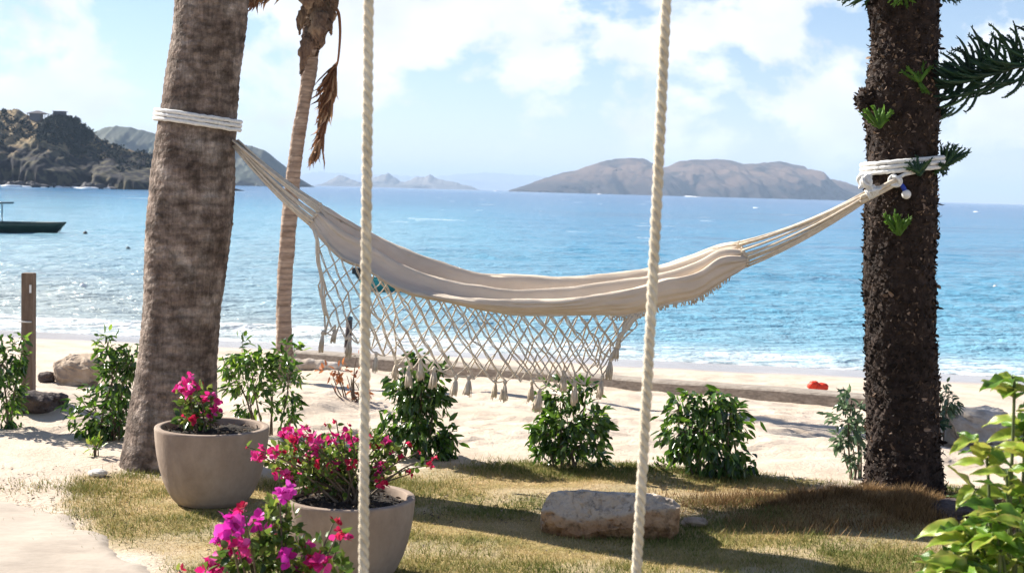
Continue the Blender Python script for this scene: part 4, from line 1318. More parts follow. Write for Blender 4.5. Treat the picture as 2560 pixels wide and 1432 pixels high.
def cluster(parent, p, size, n, m, view=True):
    """papery bracts in threes round small centres"""
    mb = MB()
    k = max(1, n // 3)
    cc = p + rnd_dirs(k) * size * .55 * rng.random((k, 1)) ** .4
    for c in cc:
        ax = unit(unit(c - p + 1e-4) * .8 + rnd_dirs(1)[0] * .6 + np.array([0, -.15, .35]))
        s_ = unit(np.cross(ax, rnd_dirs(1)[0])); r_ = np.cross(ax, s_)
        for q in range(3):
            an = q * 2.094 + rng.uniform(-.25, .25)
            side = math.cos(an) * s_ + math.sin(an) * r_
            d = unit(ax * rng.uniform(.35, .8) + side * .8)
            mb.leaves([c], [d], [unit(ax - side * .6)], size * rng.uniform(.55, .85), size * rng.uniform(.50, .72), np.clip(rng.normal(.5, .25), 0, 1))
    return mb.build('flower_cluster', m, parent)


def bougainvillea(base, Yd, flowers, label, leaf_n, leaf_blobs, size, group=None, stem_r=.006, dsp=.14, leafsize=.035):
    o = thing('bougainvillea', base, label, 'flowering plant', group)
    tips = []
    for fl in flowers:
        u, v = fl[0], fl[1]; sc = fl[2] if len(fl) > 2 else 1.0; kd = fl[3] if len(fl) > 3 else 'm'
        p = P(u, v, Yd + rng.uniform(-dsp, dsp)); tips.append(p)
        m = {'m': MT['bract'], 'v': MT['bractviolet'], 'r': MT['bractred']}[kd]
        cluster(o, p, size * sc, int(15 * max(sc, .5)), m)
    sm = MB(); lv = MB()
    L_, D_, = [], []
    for p in tips:
        b = base + np.array([rng.normal(0, .03), rng.normal(0, .03), 0])
        mid = b * .45 + p * .55 + np.array([0, 0, .06 * np.linalg.norm(p - b) + .01]) + rng.normal(0, .012, 3)
        q = cubic([0, 1, 2], np.array([b, mid, p]), np.linspace(0, 2, 12))
        sm.tube(q, np.linspace(stem_r, stem_r * .35, 12), 6)
        k = 8
        ii = rng.integers(4, 12, k)
        L_.append(q[ii]); D_.append(rnd_dirs(k) + np.array([0, 0, .25]))
    sm.build('stems', MT['stem'], o)
    for (u, v, ru, rv) in leaf_blobs:
        k = int(leaf_n * ru * rv / sum(b[2] * b[3] for b in leaf_blobs))
        d = rnd_dirs(k) * rng.random((k, 1)) ** .4
        c = P(u, v, Yd); s_ = Yd / F
        L_.append(c + d * np.array([ru * s_, min(ru * s_, .2), rv * s_])); D_.append(d + rnd_dirs(k) * .8 + np.array([0, 0, .2]))
    L_ = np.concatenate(L_); D_ = np.concatenate(D_); n = len(L_)
    lv.leaves(L_, D_, rnd_dirs(n) + np.array([0, 0, .8]), rng.uniform(.75, 1.25, n) * leafsize, rng.uniform(.5, .7, n) * leafsize, np.clip(rng.normal(.5, .28, n), 0, 1))
    f = lv.build('leaves', MT['bleaf'], o); f['kind'] = 'stuff'
    return o


pb = G(528, 1255)
k = pb[1] / F
R1 = 142.5 * k
H1 = P(527, 1064, pb[1])[2] - pb[2]
pot(pb, R1, H1, 'grey-brown clay pot with a sparse pink bougainvillea, beside the thick palm', .90)
f1 = [(459, 959), (448, 978), (474, 950), (478, 970), (526, 998, 1.2), (511, 1015), (541, 1008), (535, 1034, 1.1), (467, 1037, .8, 'r'), (452, 1008, .8, 'r'), (489, 1046, .9, 'r'), (500, 958, .45, 'r'), (470, 990, .8)]
bougainvillea(np.array([pb[0] - .06, pb[1], pb[2] + H1 * .88]), pb[1], f1, 'sparse bougainvillea with two pink flower heads in the pot beside the thick palm', 90,
              [(480, 1040, 38, 26), (520, 1050, 30, 20), (450, 1055, 20, 14), (500, 990, 22, 30)], .044, leafsize=.05)

Yp2 = 6.02
rc = P(872, 1238, Yp2)
pb2 = np.array([rc[0], Yp2, float(hgt(rc[0], Yp2))])
R2_ = 168 * Yp2 / F
H2_ = rc[2] - pb2[2]
pot(pb2, R2_, H2_, 'grey-brown clay pot filled with a spreading, many-flowered bougainvillea', .90)
f2 = [(649, 1137, 1.2), (640, 1148, .8), (704, 1094), (722, 1071, .8), (763, 1076), (752, 1099), (727, 1108, .9, 'r'), (686, 1128), (702, 1144, .9, 'r'), (729, 1130, .9, 'r'), (786, 1099, 1.1), (809, 1094, 1.1), (790, 1121, .9),
      (827, 1094, 1.0), (859, 1085), (868, 1071, .7, 'r'), (890, 1103, 1.1), (836, 1158, 1.2), (831, 1180, 1.0), (804, 1158, .9, 'r'), (877, 1158, .9, 'r'), (697, 1178, 1), (717, 1185, 1), (740, 1196, 1), (786, 1203, 1, 'r'), (765, 1180, .8, 'r'),
      (936, 1119, .9, 'r'), (972, 1106, 1), (979, 1117, .9), (1020, 1114, .7, 'r'), (959, 1165, 1.1), (947, 1180, 1), (952, 1208, 1, 'r'), (975, 1144, .7), (997, 1142, .6, 'r'), (1075, 1162, .7, 'r'), (1088, 1146, .6, 'r'), (1027, 1183, .7, 'r'),
      (840, 1050, .5, 'r'), (818, 1058, .45, 'r'), (905, 1078, .5, 'r'), (618, 1116, .35, 'r'), (650, 1120, .6), (880, 1130, .8), (912, 1150, .8), (770, 1140, .9), (845, 1120, .9), (1045, 1130, .4, 'r'), (930, 1085, .5, 'r'), (730, 1085, .9), (775, 1112, .8), (740, 1160, .8, 'r')]
bougainvillea(np.array([pb2[0] + .02, pb2[1], pb2[2] + H2_ * .88]), Yp2, f2, 'spreading bougainvillea with dozens of pink flower heads in the clay pot', 620,
              [(800, 1150, 110, 55), (720, 1140, 55, 40), (900, 1160, 60, 50), (840, 1205, 70, 30), (760, 1190, 60, 35), (970, 1140, 40, 30), (930, 1105, 40, 25)], .038, dsp=.2, leafsize=.036)

Y3 = 4.25
pc = P(690, 1432, Y3)
f3 = [(572, 1322, 1.35, 'v'), (556, 1336, 1.2, 'v'), (596, 1312, 1.0, 'v'), (590, 1288, 1.1), (610, 1274, .7, 'r'), (645, 1310, 1.15, 'v'), (595, 1367, 1.2), (560, 1380, 1.1), (549, 1410, 1.3), (522, 1414, 1.0), (833, 1308, .8, 'r'), (854, 1345, 1.0), (846, 1332, .7, 'r'),
      (740, 1403, 1.2, 'v'), (722, 1394, 1.1, 'v'), (763, 1374, .9), (799, 1415, 1.25), (785, 1392, .8, 'r'), (700, 1238, 1.0, 'v'), (717, 1224, .9, 'v'), (695, 1252, .6, 'v'), (447, 1424, .7, 'r'), (612, 1392, .9), (745, 1425, 1.1), (684, 1330, .4, 'r')]
b3 = np.array([pc[0], Y3, float(hgt(pc[0], Y3))])
bougainvillea(b3, Y3, f3, 'leafy bougainvillea with large magenta and violet flowers growing before the pots', 900,
              [(640, 1380, 90, 50), (700, 1330, 60, 60), (780, 1390, 80, 40), (690, 1290, 28, 50), (660, 1480, 130, 70), (690, 1640, 120, 120), (600, 1420, 60, 50), (820, 1430, 60, 30)], .038, stem_r=.007, leafsize=.038)


# ------------------------------------------------------------------ shrubs
def shrub(base_uv, blobs, label, nleaf, m, stems=6, leaf=.075, group='young shrubs planted along the edge of the sand', name='shrub', droop=.5, bright=.42):
    b = G(*base_uv); Yd = b[1]; k = Yd / F
    o = thing(name, b, label, 'shrub', group)
    tot = sum(q[2] * q[3] for q in blobs)
    mb = MB(); sm = MB(); Cs = []; Ds = []; Rs = []
    for (u, v, ru, rv) in blobs:
        n = int(.74 * nleaf * ru * rv / tot)
        c = P(u, v, Yd + rng.uniform(-.03, .03)); r = np.array([ru * k, min(ru * k, .22), rv * k])
        d = rnd_dirs(n) * rng.random((n, 1)) ** .38
        # clump leaves round twig ends so that the outline breaks up
        tw = rnd_dirs(max(3, n // 12)) * rng.uniform(.45, 1.22, (max(3, n // 12), 1))
        pick = tw[rng.integers(0, len(tw), n)]
        d = np.where(rng.random((n, 1)) < .78, pick + rng.normal(0, .15, (n, 3)), d)
        Cs.append(c + d * r); Ds.append(unit(d) * .8 + rnd_dirs(n) * .75 + np.array([0, 0, -droop]))
        Rs.append(np.clip(rng.normal(bright + .08, .26, n), 0, 1))
        for q in range(max(1, int(stems * ru * rv / tot + .6))):
            tip = c + rnd_dirs(1)[0] * r * .6
            st = b + np.array([rng.normal(0, .03) + (c[0] - b[0]) * .35, rng.normal(0, .03), -.02])
            mid = st * .5 + tip * .5 + rng.normal(0, .02, 3)
            pq = cubic([0, 1, 2], np.array([st, mid, tip]), np.linspace(0, 2, 10))
            sm.tube(pq, np.linspace(.0075, .003, 10), 6)
        for t_ in tw[:40]:
            sm.tube([c + t_ * r * .25, c + t_ * r * .95], [.003, .0015], 4)
    C = np.concatenate(Cs); D = np.concatenate(Ds); Rr = np.concatenate(Rs); n = len(C)
    low = hgt(C[:, 0], C[:, 1]) + .012
    C[:, 2] = np.maximum(C[:, 2], low)
    mb.leaves(C, D, rnd_dirs(n) * .8 + np.array([-.25, .1, .8]), rng.uniform(.55, 1.4, n) * leaf, rng.uniform(.30, .50, n) * leaf, Rr)
    sm.build('stems', MT['stem'], o)
    f = mb.build('foliage', m, o)
    return o


shrub((22, 1070), [(0, 900, 55, 75), (40, 880, 26, 60), (10, 990, 55, 65), (20, 1045, 34, 30), (-60, 960, 60, 110)], 'leafy green shrub beside the square wooden post', 1300, MT['leaf'], leaf=.06)
shrub((262, 1100), [(270, 880, 24, 60), (290, 960, 52, 80), (330, 900, 28, 45), (245, 1040, 60, 58), (300, 1050, 55, 55), (215, 1075, 28, 28)], 'tall pointed green shrub against the thick palm trunk', 1500, MT['leaf'], leaf=.06)
shrub((690, 1088), [(605, 890, 45, 40), (650, 930, 60, 60), (712, 900, 38, 45), (720, 970, 36, 70), (640, 1000, 40, 45), (572, 915, 26, 30), (715, 1040, 30, 36), (610, 960, 34, 40)], 'loose two-stemmed shrub with shiny leaves behind the sparse potted bougainvillea', 1150, MT['leaf'], leaf=.062, bright=.55)
shrub((1062, 1146), [(1035, 915, 30, 38), (1040, 985, 66, 60), (1095, 960, 26, 42), (1035, 1060, 60, 60), (1075, 1105, 58, 44), (1125, 1105, 22, 36), (975, 1080, 34, 28)], 'dense dark-leaved shrub, narrow at the top, behind the many-flowered pot', 1700, MT['leaf'], leaf=.07, droop=.9, bright=.33)
shrub((1420, 1166), [(1400, 985, 40, 34), (1455, 985, 36, 36), (1420, 1050, 80, 60), (1370, 1075, 40, 50), (1480, 1070, 40, 55), (1425, 1115, 60, 44), (1500, 1140, 22, 24), (1360, 1140, 24, 24)], 'rounded bright-tipped shrub between the two dark shrubs at the lawn edge', 1500, MT['leaf'], leaf=.066, bright=.46)
shrub((1770, 1186), [(1700, 1020, 40, 34), (1775, 1010, 50, 38), (1820, 1040, 40, 44), (1760, 1080, 95, 62), (1700, 1120, 44, 40), (1790, 1140, 80, 42), (1868, 1166, 34, 20)], 'broad dark green shrub with drooping leaves behind the limestone boulder', 1750, MT['leaf'], leaf=.07, droop=.9, bright=.36)
shrub((2150, 1196), [(2118, 995, 24, 28), (2115, 1050, 40, 44), (2140, 1090, 36, 50), (2105, 1100, 30, 34), (2140, 1150, 26, 30)], 'thin pale-leaved shrub against the base of the pine', 480, MT['leafpale'], leaf=.055, bright=.55, droop=.3)
shrub((2330, 1110), [(2350, 1030, 34, 56), (2375, 1000, 22, 28), (2330, 1070, 34, 34)], 'small half-hidden shrub behind the pine trunk', 330, MT['leafpale'], leaf=.06, bright=.35, droop=.9)
shrub((243, 1140), [(243, 1116, 26, 14), (235, 1124, 18, 10)], 'tiny bright green seedling on the sand before the tall pointed shrub', 60, MT['leafbig'], leaf=.05, stems=3, group=None, name='seedling', droop=-.8, bright=.4)
shrub((1675, 1172), [(1672, 1163, 34, 9)], 'low green tuft at the lawn edge beside the broad dark shrub', 90, MT['leaf'], leaf=.03, stems=2, group=None, name='tuft', droop=-.6, bright=.6)
# rusty dry bush by the beam
shrub((880, 1000), [(850, 930, 40, 26), (890, 950, 32, 40), (905, 990, 24, 20), (835, 950, 24, 14), (885, 890, 14, 10)], 'dry bush with rust-red leaves on the sand before the beach beam', 130, MT['redleaf'], leaf=.06, stems=12, group=None, name='dry_bush', droop=0, bright=.5)

# ------------------------------------------------------------------ big-leaved garden shrub near the camera
YG = 3.5
gb = P(2520, 1400, YG); gb = np.array([gb[0] + .05, YG, float(hgt(gb[0], YG))])
gsh = thing('garden_shrub', gb, 'bright yellow-green shrub with big glossy leaves right by the viewer', 'shrub')


def big_leaf_mesh(curl, wav, seed):
    rg = np.random.default_rng(seed)
    nl_, nw = 15, 9
    t = np.linspace(0, 1, nl_); s = np.linspace(-1, 1, nw)
    wd = .27 * np.sin(np.pi * t ** .78) ** .85 * (1 - .25 * t) * (1 + .22 * np.sin(t * 17 + rg.uniform(0, 6)) * t)
    T_, S_ = np.meshgrid(t, s, indexing='ij')
    x = T_; y = S_ * wd[:, None]
    z = .16 * np.abs(S_) * wd[:, None] * 2 - curl * T_ ** 2 + wav * np.sin(T_ * 13 + S_ * 2.0 + rg.uniform(0, 6)) * np.abs(S_) * .07 - .02 * (1 - np.abs(S_)) ** 6 * 1.0
    mb = MB().add(np.stack([x, y, z], -1), grid_tris(nl_, nw), np.clip(.5 + .3 * (np.abs(S_) ** 5).ravel() + rg.uniform(-.5, .35), 0, 1))
    V = np.concatenate(mb.V); Tt = np.concatenate(mb.T); me = bpy.data.meshes.new('leaf')
    me.from_pydata(V.tolist(), [], Tt.tolist())
    me.polygons.foreach_set('use_smooth', np.full(len(Tt), True))
    at = me.attributes.new('rnd', 'FLOAT', 'POINT'); at.data.foreach_set('value', np.concatenate(mb.R).astype(np.float32))
    me.materials.append(MT['leafbig']); me.update()
    return me


LM = [big_leaf_mesh(rng.uniform(.1, .5), rng.uniform(.3, 1.2), k) for k in range(8)]


def put_leaf(p, d, up, L_):
    d = unit(d); y = unit(np.cross(up, d)); z = np.cross(d, y)
    o = bpy.data.objects.new('leaf', LM[rng.integers(0, len(LM))])
    M_ = np.eye(4); M_[:3, 0] = d * L_; M_[:3, 1] = y * L_; M_[:3, 2] = z * L_; M_[:3, 3] = p - gb
    o.matrix_local = Matrix(M_.tolist()); o.parent = gsh
    COL.objects.link(o)


twigs = [((2470, 1180), (2440, 1100), 5), ((2535, 1010), (2530, 940), 6), ((2560, 1120), (2545, 1050), 6), ((2590, 1180), (2560, 1120), 6), ((2460, 1280), (2430, 1215), 5), ((2500, 1330), (2490, 1260), 7), ((2560, 1330), (2550, 1240), 7),
         ((2430, 1380), (2400, 1310), 7), ((2470, 1430), (2450, 1350), 8), ((2540, 1420), (2520, 1360), 8), ((2400, 1460), (2385, 1380), 7), ((2440, 1500), (2420, 1420), 8), ((2520, 1510), (2500, 1430), 8), ((2600, 1450), (2570, 1400), 7), ((2620, 1300), (2600, 1230), 7),
         ((2640, 1100), (2610, 1000), 7), ((2700, 1250), (2680, 1150), 7), ((2660, 1450), (2640, 1380), 7), ((2480, 1600), (2450, 1510), 8), ((2580, 1620), (2560, 1530), 8), ((2680, 1600), (2660, 1500), 8), ((2520, 1250), (2520, 1175), 4), ((2375, 1440), (2365, 1400), 5), ((2500, 1400), (2480, 1330), 7), ((2570, 1370), (2555, 1300), 7), ((2450, 1440), (2440, 1390), 6), ((2540, 1300), (2535, 1200), 5)]
for (a, b, n) in twigs:
    yd = YG + rng.uniform(-.16, .16)
    pa = P(*a, yd); pt = P(*b, yd)
    st = gb + np.array([rng.normal(0, .05), rng.normal(0, .05), .0])
    mid = st * .5 + pa * .5 + np.array([rng.normal(0, .02), rng.normal(0, .02), 0])
    q = cubic([0, 1, 2, 3], np.array([st, mid, pa, pt]), np.linspace(0, 3, 20))
    MB().tube(q, np.linspace(.007, .0025, 20), 6).build('stem', MT['greenstem'], gsh)
    n = int(n * 1.7)
    for k in range(n):
        f = .15 + .85 * k / max(1, n - 1); p = pa * (1 - f) + pt * f
        an = k * 2.4 + rng.uniform(-.4, .4)
        d = np.array([math.cos(an) - .25, math.sin(an) * .7, rng.uniform(-.35, .75)])
        put_leaf(p, d, np.array([-.3, -.25, 1.0]) + rng.normal(0, .3, 3), rng.uniform(.045, .112))

# ------------------------------------------------------------------ rocks, stones
def rock(name, base_uv, size, m, label, seed, rough=.45, power=.6, dz=0.0, group=None, cat='rock', nu=40, nv=26):
    b = G(*base_uv)
    mb = MB().ell(b + np.array([0, size[1] * .8, size[2] * .7 + dz]), size, nu, nv, rough, seed, power=power)
    V = mb.V[0]
    c = b + np.array([0, size[1] * .8, size[2] * .7 + dz]); d = unit(V - c)
    V += d * ((fbm(V[:, 0] * 9 + seed, V[:, 1] * 5 + V[:, 2] * 9, 4) - .5) * .10 * size[0])[:, None]
    o = mb.build(name, m, origin=b, smooth=False)
    return tag(o, label, cat, group)


rock('rock', (188, 962), (.215, .20, .145), MT['rock'], 'tan weathered rock on the sand between the post and the tall shrub', 3, .5, .7)
rock('rock', (112, 956), (.075, .08, .055), MT['darkrock'], 'small dark rock against the tan weathered rock', 5, .4, .8)
rock('rock', (128, 1020), (.09, .09, .06), MT['darkrock'], 'dark brown stone just past the foot of the square post', 8, .45, .8)
rock('rock', (62, 1036), (.16, .14, .085), MT['darkrock'], 'larger dark brown stone half under the shrub by the post', 9, .4, .8)
rock('rock', (2450, 1112), (.235, .20, .15), MT['greyrock'], 'grey boulder on the sand between the pine and the yellow-green shrub', 12, .35, .6)
rock('stone', (240, 1192), (.055, .05, .022), MT['whitestone'], 'small white stone lying at the grass edge near the seedling', 14, .3, .9, cat='stone', nu=16, nv=10)
rock('rock', (2385, 1296), (.11, .10, .045), MT['darkrock'], 'dark lump put where shadow lies at the foot of the pine trunk', 15, .35, .7)  # dark lump added for the shadowed hole beside the trunk

# limestone boulder on the lawn
b = G(1530, 1346)
YB = b[1] + .045
bt = np.array([(1350, 1262, 1275, 1308), (1375, 1230, 1274, 1332), (1420, 1229, 1294, 1354), (1455, 1230, 1303, 1364), (1490, 1231, 1296, 1350), (1560, 1233, 1286, 1342),
               (1590, 1234, 1276, 1344), (1640, 1238, 1272, 1352), (1685, 1249, 1270, 1364), (1703, 1262, 1268, 1290)], float)
ub = np.linspace(1350, 1703, 110)
vt, vm, vb = [np.interp(ub, bt[:, 0], bt[:, q]) + (10 if q == 3 else 0) for q in (1, 2, 3)]
rings_ = []
for u, t_, m_, w_ in zip(ub, vt, vm, vb):
    e_ = min(1, (u - 1345) / 40, (1708 - u) / 30) ** .5
    fr_ = P(u, t_, YB + .02)
    pts = [np.array([fr_[0], YB + .26 * e_, -.06]), np.array([fr_[0], YB + .20 * e_, fr_[2] * .80]), np.array([fr_[0], YB + .10 * e_, fr_[2] - .010]), fr_, P(u, m_, YB - .055 * e_), P(u, (m_ + w_) / 2, YB - .085 * e_),
           P(u, w_, YB - .03 * e_), np.array([fr_[0], YB + .08, -.06])]
    pts = np.array(pts + pts[:1]); tt_ = np.arange(9)
    rings_.append(np.stack([np.interp(np.linspace(0, 8, 80, endpoint=False), tt_, pts[:, q]) for q in range(3)], -1))
V = np.array(rings_); cc = V.mean((0, 1)); dd = unit(V - cc)
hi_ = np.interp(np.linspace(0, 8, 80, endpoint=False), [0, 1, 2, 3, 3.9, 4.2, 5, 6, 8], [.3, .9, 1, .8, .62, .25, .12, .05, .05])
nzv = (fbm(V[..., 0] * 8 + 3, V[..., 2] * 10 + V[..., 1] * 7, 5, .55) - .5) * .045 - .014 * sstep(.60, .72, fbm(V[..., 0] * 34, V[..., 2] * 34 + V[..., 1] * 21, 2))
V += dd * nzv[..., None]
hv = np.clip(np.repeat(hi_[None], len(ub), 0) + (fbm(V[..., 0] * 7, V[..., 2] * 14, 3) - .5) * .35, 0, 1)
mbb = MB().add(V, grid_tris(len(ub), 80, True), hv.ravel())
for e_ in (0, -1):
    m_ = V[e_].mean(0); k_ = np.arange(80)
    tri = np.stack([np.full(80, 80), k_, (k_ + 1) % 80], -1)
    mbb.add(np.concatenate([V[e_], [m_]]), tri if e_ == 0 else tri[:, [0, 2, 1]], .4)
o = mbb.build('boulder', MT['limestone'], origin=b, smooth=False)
tag(o, 'low pitted limestone boulder with a flat pale top lying on the lawn', 'boulder')
b2_ = G(1745, 1320)
o = rock('stone', (1738, 1318), (.065, .06, .022), MT['rock'], 'small lump of reddish-brown dirt in the grass beside the limestone boulder', 21, .4, .8, cat='stone', nu=22, nv=14)  # low lump added for a patch of reddish dirt

# ------------------------------------------------------------------ beach beam, posts
pa = G(730, 900); pb_ = G(2230, 1026)
d = pb_ - pa; d[2] = 0; Lb = np.linalg.norm(d); ex = d / Lb; ey = np.array([-ex[1], ex[0], 0])
nb = 90
V = np.zeros((nb, 8, 3))
for i in range(nb):
    f = i / (nb - 1); p = pa + (pb_ - pa) * f
    g_ = p[2]
    zt = g_ + .145 + .012 * math.sin(f * 9) + (fbm(f * 14, 1, 3) - .5) * .03; yb = (fbm(f * 20, 5, 3) - .5) * .03
    prof = [(-.11 + yb, -.25), (-.115 + yb, zt - g_ - .03), (-.095 + yb, zt - g_ - .01), (-.07, zt - g_), (.10, zt - g_ + .004), (.125, zt - g_ - .02), (.13, .05), (.12, -.25)]
    for q, (a, z) in enumerate(prof): V[i, q] = p + ey * a + np.array([0, 0, z])
mbm = MB().add(V, grid_tris(nb, 8, True))
bm = mbm.build('beach_beam', MT['timber'], origin=(pa + pb_) / 2 - np.array([0, 0, .1]), smooth=False)
tag(bm, 'long weathered beam half sunk in the sand across the beach', 'beam')
# driftwood log in front of its near end
la = G(735, 925); lb = G(850, 925)
tag(MB().tube(cubic([0, 1, 2, 3], np.array([la + [0, 0, .05], la * .66 + lb * .34 + [0, 0, .07], la * .33 + lb * .67 + [0, 0, .06], lb + [0, 0, .04]]), np.linspace(0, 3, 24)), np.linspace(.09, .05, 24) * (1 + .1 * np.sin(np.arange(24))), 12).build('driftwood_log', MT['greyrock'], origin=(la + lb) / 2),
    'short pale driftwood log lying before the end of the beach beam', 'log')

pp = G(71, 985); k = pp[1] / F
tp = P(70, 682, pp[1])
post = thing('wooden_post', pp, 'square brown wooden post with a cord round it on the sand', 'post')
MB().box((pp[0], pp[1], (tp[2] + pp[2] - .2) / 2), (29 * k, 29 * k, tp[2] - pp[2] + .2)).build('shaft', MT['post'], post, bevel=.006, smooth=False)
c = P(68, 803, pp[1]); h = 15.5 * k
MB().tube([c + np.array([-h, -h, 0]), c + np.array([h, -h, 0]), c + np.array([h, h, 0]), c + np.array([-h, h, 0]), c + np.array([-h, -h, 0])], .006, 6).build('cord', MT['whiterope'], post)
MB().box(P(76, 722, pp[1] - 15 * k), (5 * k, .006, 20 * k)).build('tag', MT['white'], post, smooth=False)
pp = G(868, 868); k = pp[1] / F; tp = P(868, 796, pp[1])
post2 = thing('wooden_post', pp, 'short grey stake with a dark cap at the waterline behind the fringe', 'post')
MB().tube([pp - np.array([0, 0, .2]), np.array([pp[0] + .03, pp[1], tp[2]])], [10 * k, 8 * k], 10).build('shaft', MT['darkrock'], post2)
MB().ell(np.array([pp[0] + .03, pp[1], tp[2]]), (9 * k, 9 * k, 7 * k), 10, 8).build('cap', MT['boatblue'], post2)

# red float on the beach
p = G(2043, 976); k = p[1] / F
fl = thing('float', p, 'bright red-orange double float lying on the sand past the beam', 'float')
MB().ell(p + np.array([-9 * k, 0, 12 * k]), (15 * k, 13 * k, 12 * k), 18, 14, .3, 2).build('lobe', MT['red'], fl)
MB().ell(p + np.array([10 * k, -4 * k, 9 * k]), (17 * k, 13 * k, 11 * k), 18, 14, .35, 4).build('lobe', MT['red'], fl)
MB().tube([p + np.array([-20 * k, 0, 2 * k]), p + np.array([-32 * k, 3 * k, 1 * k]), p + np.array([-46 * k, -2 * k, 1 * k])], .012, 6).build('line', MT['cord'], fl)


# ------------------------------------------------------------------ boats, buoys
def hull(L_, B_, fb, sheer, rake):
    st = np.linspace(0, 1, 26); n = 13; V = np.zeros((26, n, 3))
    for i, s in enumerate(st):
        w = B_ / 2 * (1 - max(0, (s - .45) / .55) ** 2.2) ** .8 * (1 - .1 * (1 - s))
        zt = fb + sheer * s ** 2.5; a = np.linspace(-1, 1, n)
        prof = np.abs(a)
        z = -.25 + (zt + .25) * prof ** 1.6
        yy = np.sign(a) * w * (1 - (1 - prof) ** 1.8)
        x = s * L_ - L_ + rake * (s ** 4) * ((z + .25) / (zt + .25) - 1)
        V[i, :, 0] = x; V[i, :, 1] = yy; V[i, :, 2] = z
    return V


def place(V, c, yaw):
    R_ = np.array([[math.cos(yaw), -math.sin(yaw), 0], [math.sin(yaw), math.cos(yaw), 0], [0, 0, 1]])
    return V @ R_.T + c


w0 = SEA(132, 583)
bc = np.array([P(166, 556, w0[1])[0], w0[1], SEA_Z])
boat = thing('motor_boat', bc, 'dark green open motorboat with a roofed console moored in the bay', 'boat')
yw = rad(-4)
V = hull(7.2, 2.2, .50, .10, .75)
hl = MB().add(place(V, bc, yw).reshape(-1, 3), grid_tris(26, 13)).build('hull', MT['boatgreen'], boat, solid=.05)
fr = V[:, [0, -1]]
dk = np.stack([V[:, 0] * [1, .96, 1] - [0, 0, .16], V[:, -1] * [1, .96, 1] - [0, 0, .16]], 1)
MB().add(place(dk, bc, yw), grid_tris(26, 2)).build('deck', MT['boatgreen'], hl)


def bpart(name, c, s, m, bev=.03):
    R_ = np.array([[math.cos(yw), -math.sin(yw), 0], [math.sin(yw), math.cos(yw), 0], [0, 0, 1]])
    return MB().box(place(np.array(c), bc, yw), s, R_).build(name, m, boat, bevel=bev, smooth=False)


bpart('console', (-4.25, 0, .80), (.8, .9, .9), MT['boatblue'])
brf = bpart('roof', (-4.2, 0, 1.52), (2.0, 1.7, .10), MT['boatblue'])
for a in (-3.75, -4.7):
    for s in (-.6, .6):
        MB().tube([place(np.array([a, s, .35]), bc, yw), place(np.array([a, s, 1.5]), bc, yw)], .03, 6).build('roof_post', MT['boatblue'], brf)
bpart('seat', (-5.2, 0, .5), (.6, 1.2, .5), MT['boatblue'])
bpart('outboard_motor', (-7.35, 0, .55), (.4, .4, .8), MT['black'])
an = SEA(146, 582)
MB().tube(cubic([0, 1, 2], np.array([bc + [-.15, 0, .55], (bc + [-.15, 0, .55] + an) / 2 - [0, 0, .08], an - [0, 0, .05]]), np.linspace(0, 2, 10)), .022, 5).build('mooring_line', MT['boatblue'], boat)


def buoy(u, v, rpx, m, label):
    c = SEA(u, v); r = rpx * c[1] / F
    o = thing('buoy', c, label, 'buoy')
    fo = MB().ell(c + np.array([0, 0, r * .45]), (r, r, r * .95), 14, 10).build('float', m, o)
    MB().tube([c + np.array([0, 0, r * 1.2]), c + np.array([0, 0, r * 1.7])], r * .16, 6).build('eye', MT['black'], fo)


buoy(213, 586, 5.5, MT['black'], 'small dark mooring buoy just off the bow of the green boat')
buoy(320, 625, 6, MT['boatblue'], 'small grey-blue buoy on the water between the boat and the thick palm')
buoy(207, 719, 8, MT['white'], 'small white buoy on the pale water before the square post')
buoy(2488, 720, 5.5, MT['white'], 'small white buoy on the open water beyond the pine')

w1 = SEA(940, 722)
yw2 = math.pi * .985
dc = np.array([P(905, 715, w1[1])[0] + 2.6, w1[1], SEA_Z])
dg = thing('dinghy', dc, 'small teal dinghy with a black outboard moored behind the hammock fringe', 'boat')
V = hull(2.6, 1.2, .30, .08, .3); V[..., 0] += 0
MB().add(place(V, dc, 0).reshape(-1, 3), grid_tris(26, 13)).build('hull', MT['boatteal'], dg, solid=.04)
om = MB().tube([dc + [-2.55, 0, .10], dc + [-2.75, 0, .42], dc + [-2.80, 0, .52]], [.05, .07, .05], 8).build('outboard_motor', MT['black'], dg)
MB().box(dc + np.array([-2.72, 0, .50]), (.34, .22, .18)).build('motor_cowl', MT['black'], om, bevel=.03, smooth=False)

# ------------------------------------------------------------------ grass and litter
n = 330000
bxm = np.stack([rng.uniform(-3.0, 3.6, n), 5.6 + 3.9 * rng.random(n), np.zeros(n)], -1)
lm = lawn_mask(bxm[:, 0], bxm[:, 1])
dens = lm * (.42 + .58 * sstep(.38, .56, fbm(bxm[:, 0] * 2.3 + 5, bxm[:, 1] * 2.3, 4)))
bare = np.exp(-((bxm[:, 0] + .25) / .38) ** 2 - ((bxm[:, 1] - 7.55) / .22) ** 2)
keep = (rng.random(n) < dens * (1 - .85 * bare))
p0 = G(528, 1255)
for (cx, cy, r) in [(p0[0], p0[1], R1 * .6), (pb2[0], pb2[1], R2_ * .6), (C3[0][0], C3[0][1], .2), (PC[0][0], PC[0][1], .26)]:
    keep &= np.hypot(bxm[:, 0] - cx, bxm[:, 1] - cy) > r
keep &= poly_sd(bxm[:, 0], bxm[:, 1], PATH) < -.02
g = bxm[keep]; n = len(g)
g[:, 2] = hgt(g[:, 0], g[:, 1]) - .003
mound = np.exp(-((g[:, 0] - 1.95) / .65) ** 2 - ((g[:, 1] - 7.5) / .36) ** 2)
patch = fbm(g[:, 0] * 1.5 + 30, g[:, 1] * 2.0 + 8, 4)
hg = rng.uniform(.008, .026, n) * (.6 + .9 * sstep(.4, .65, patch))
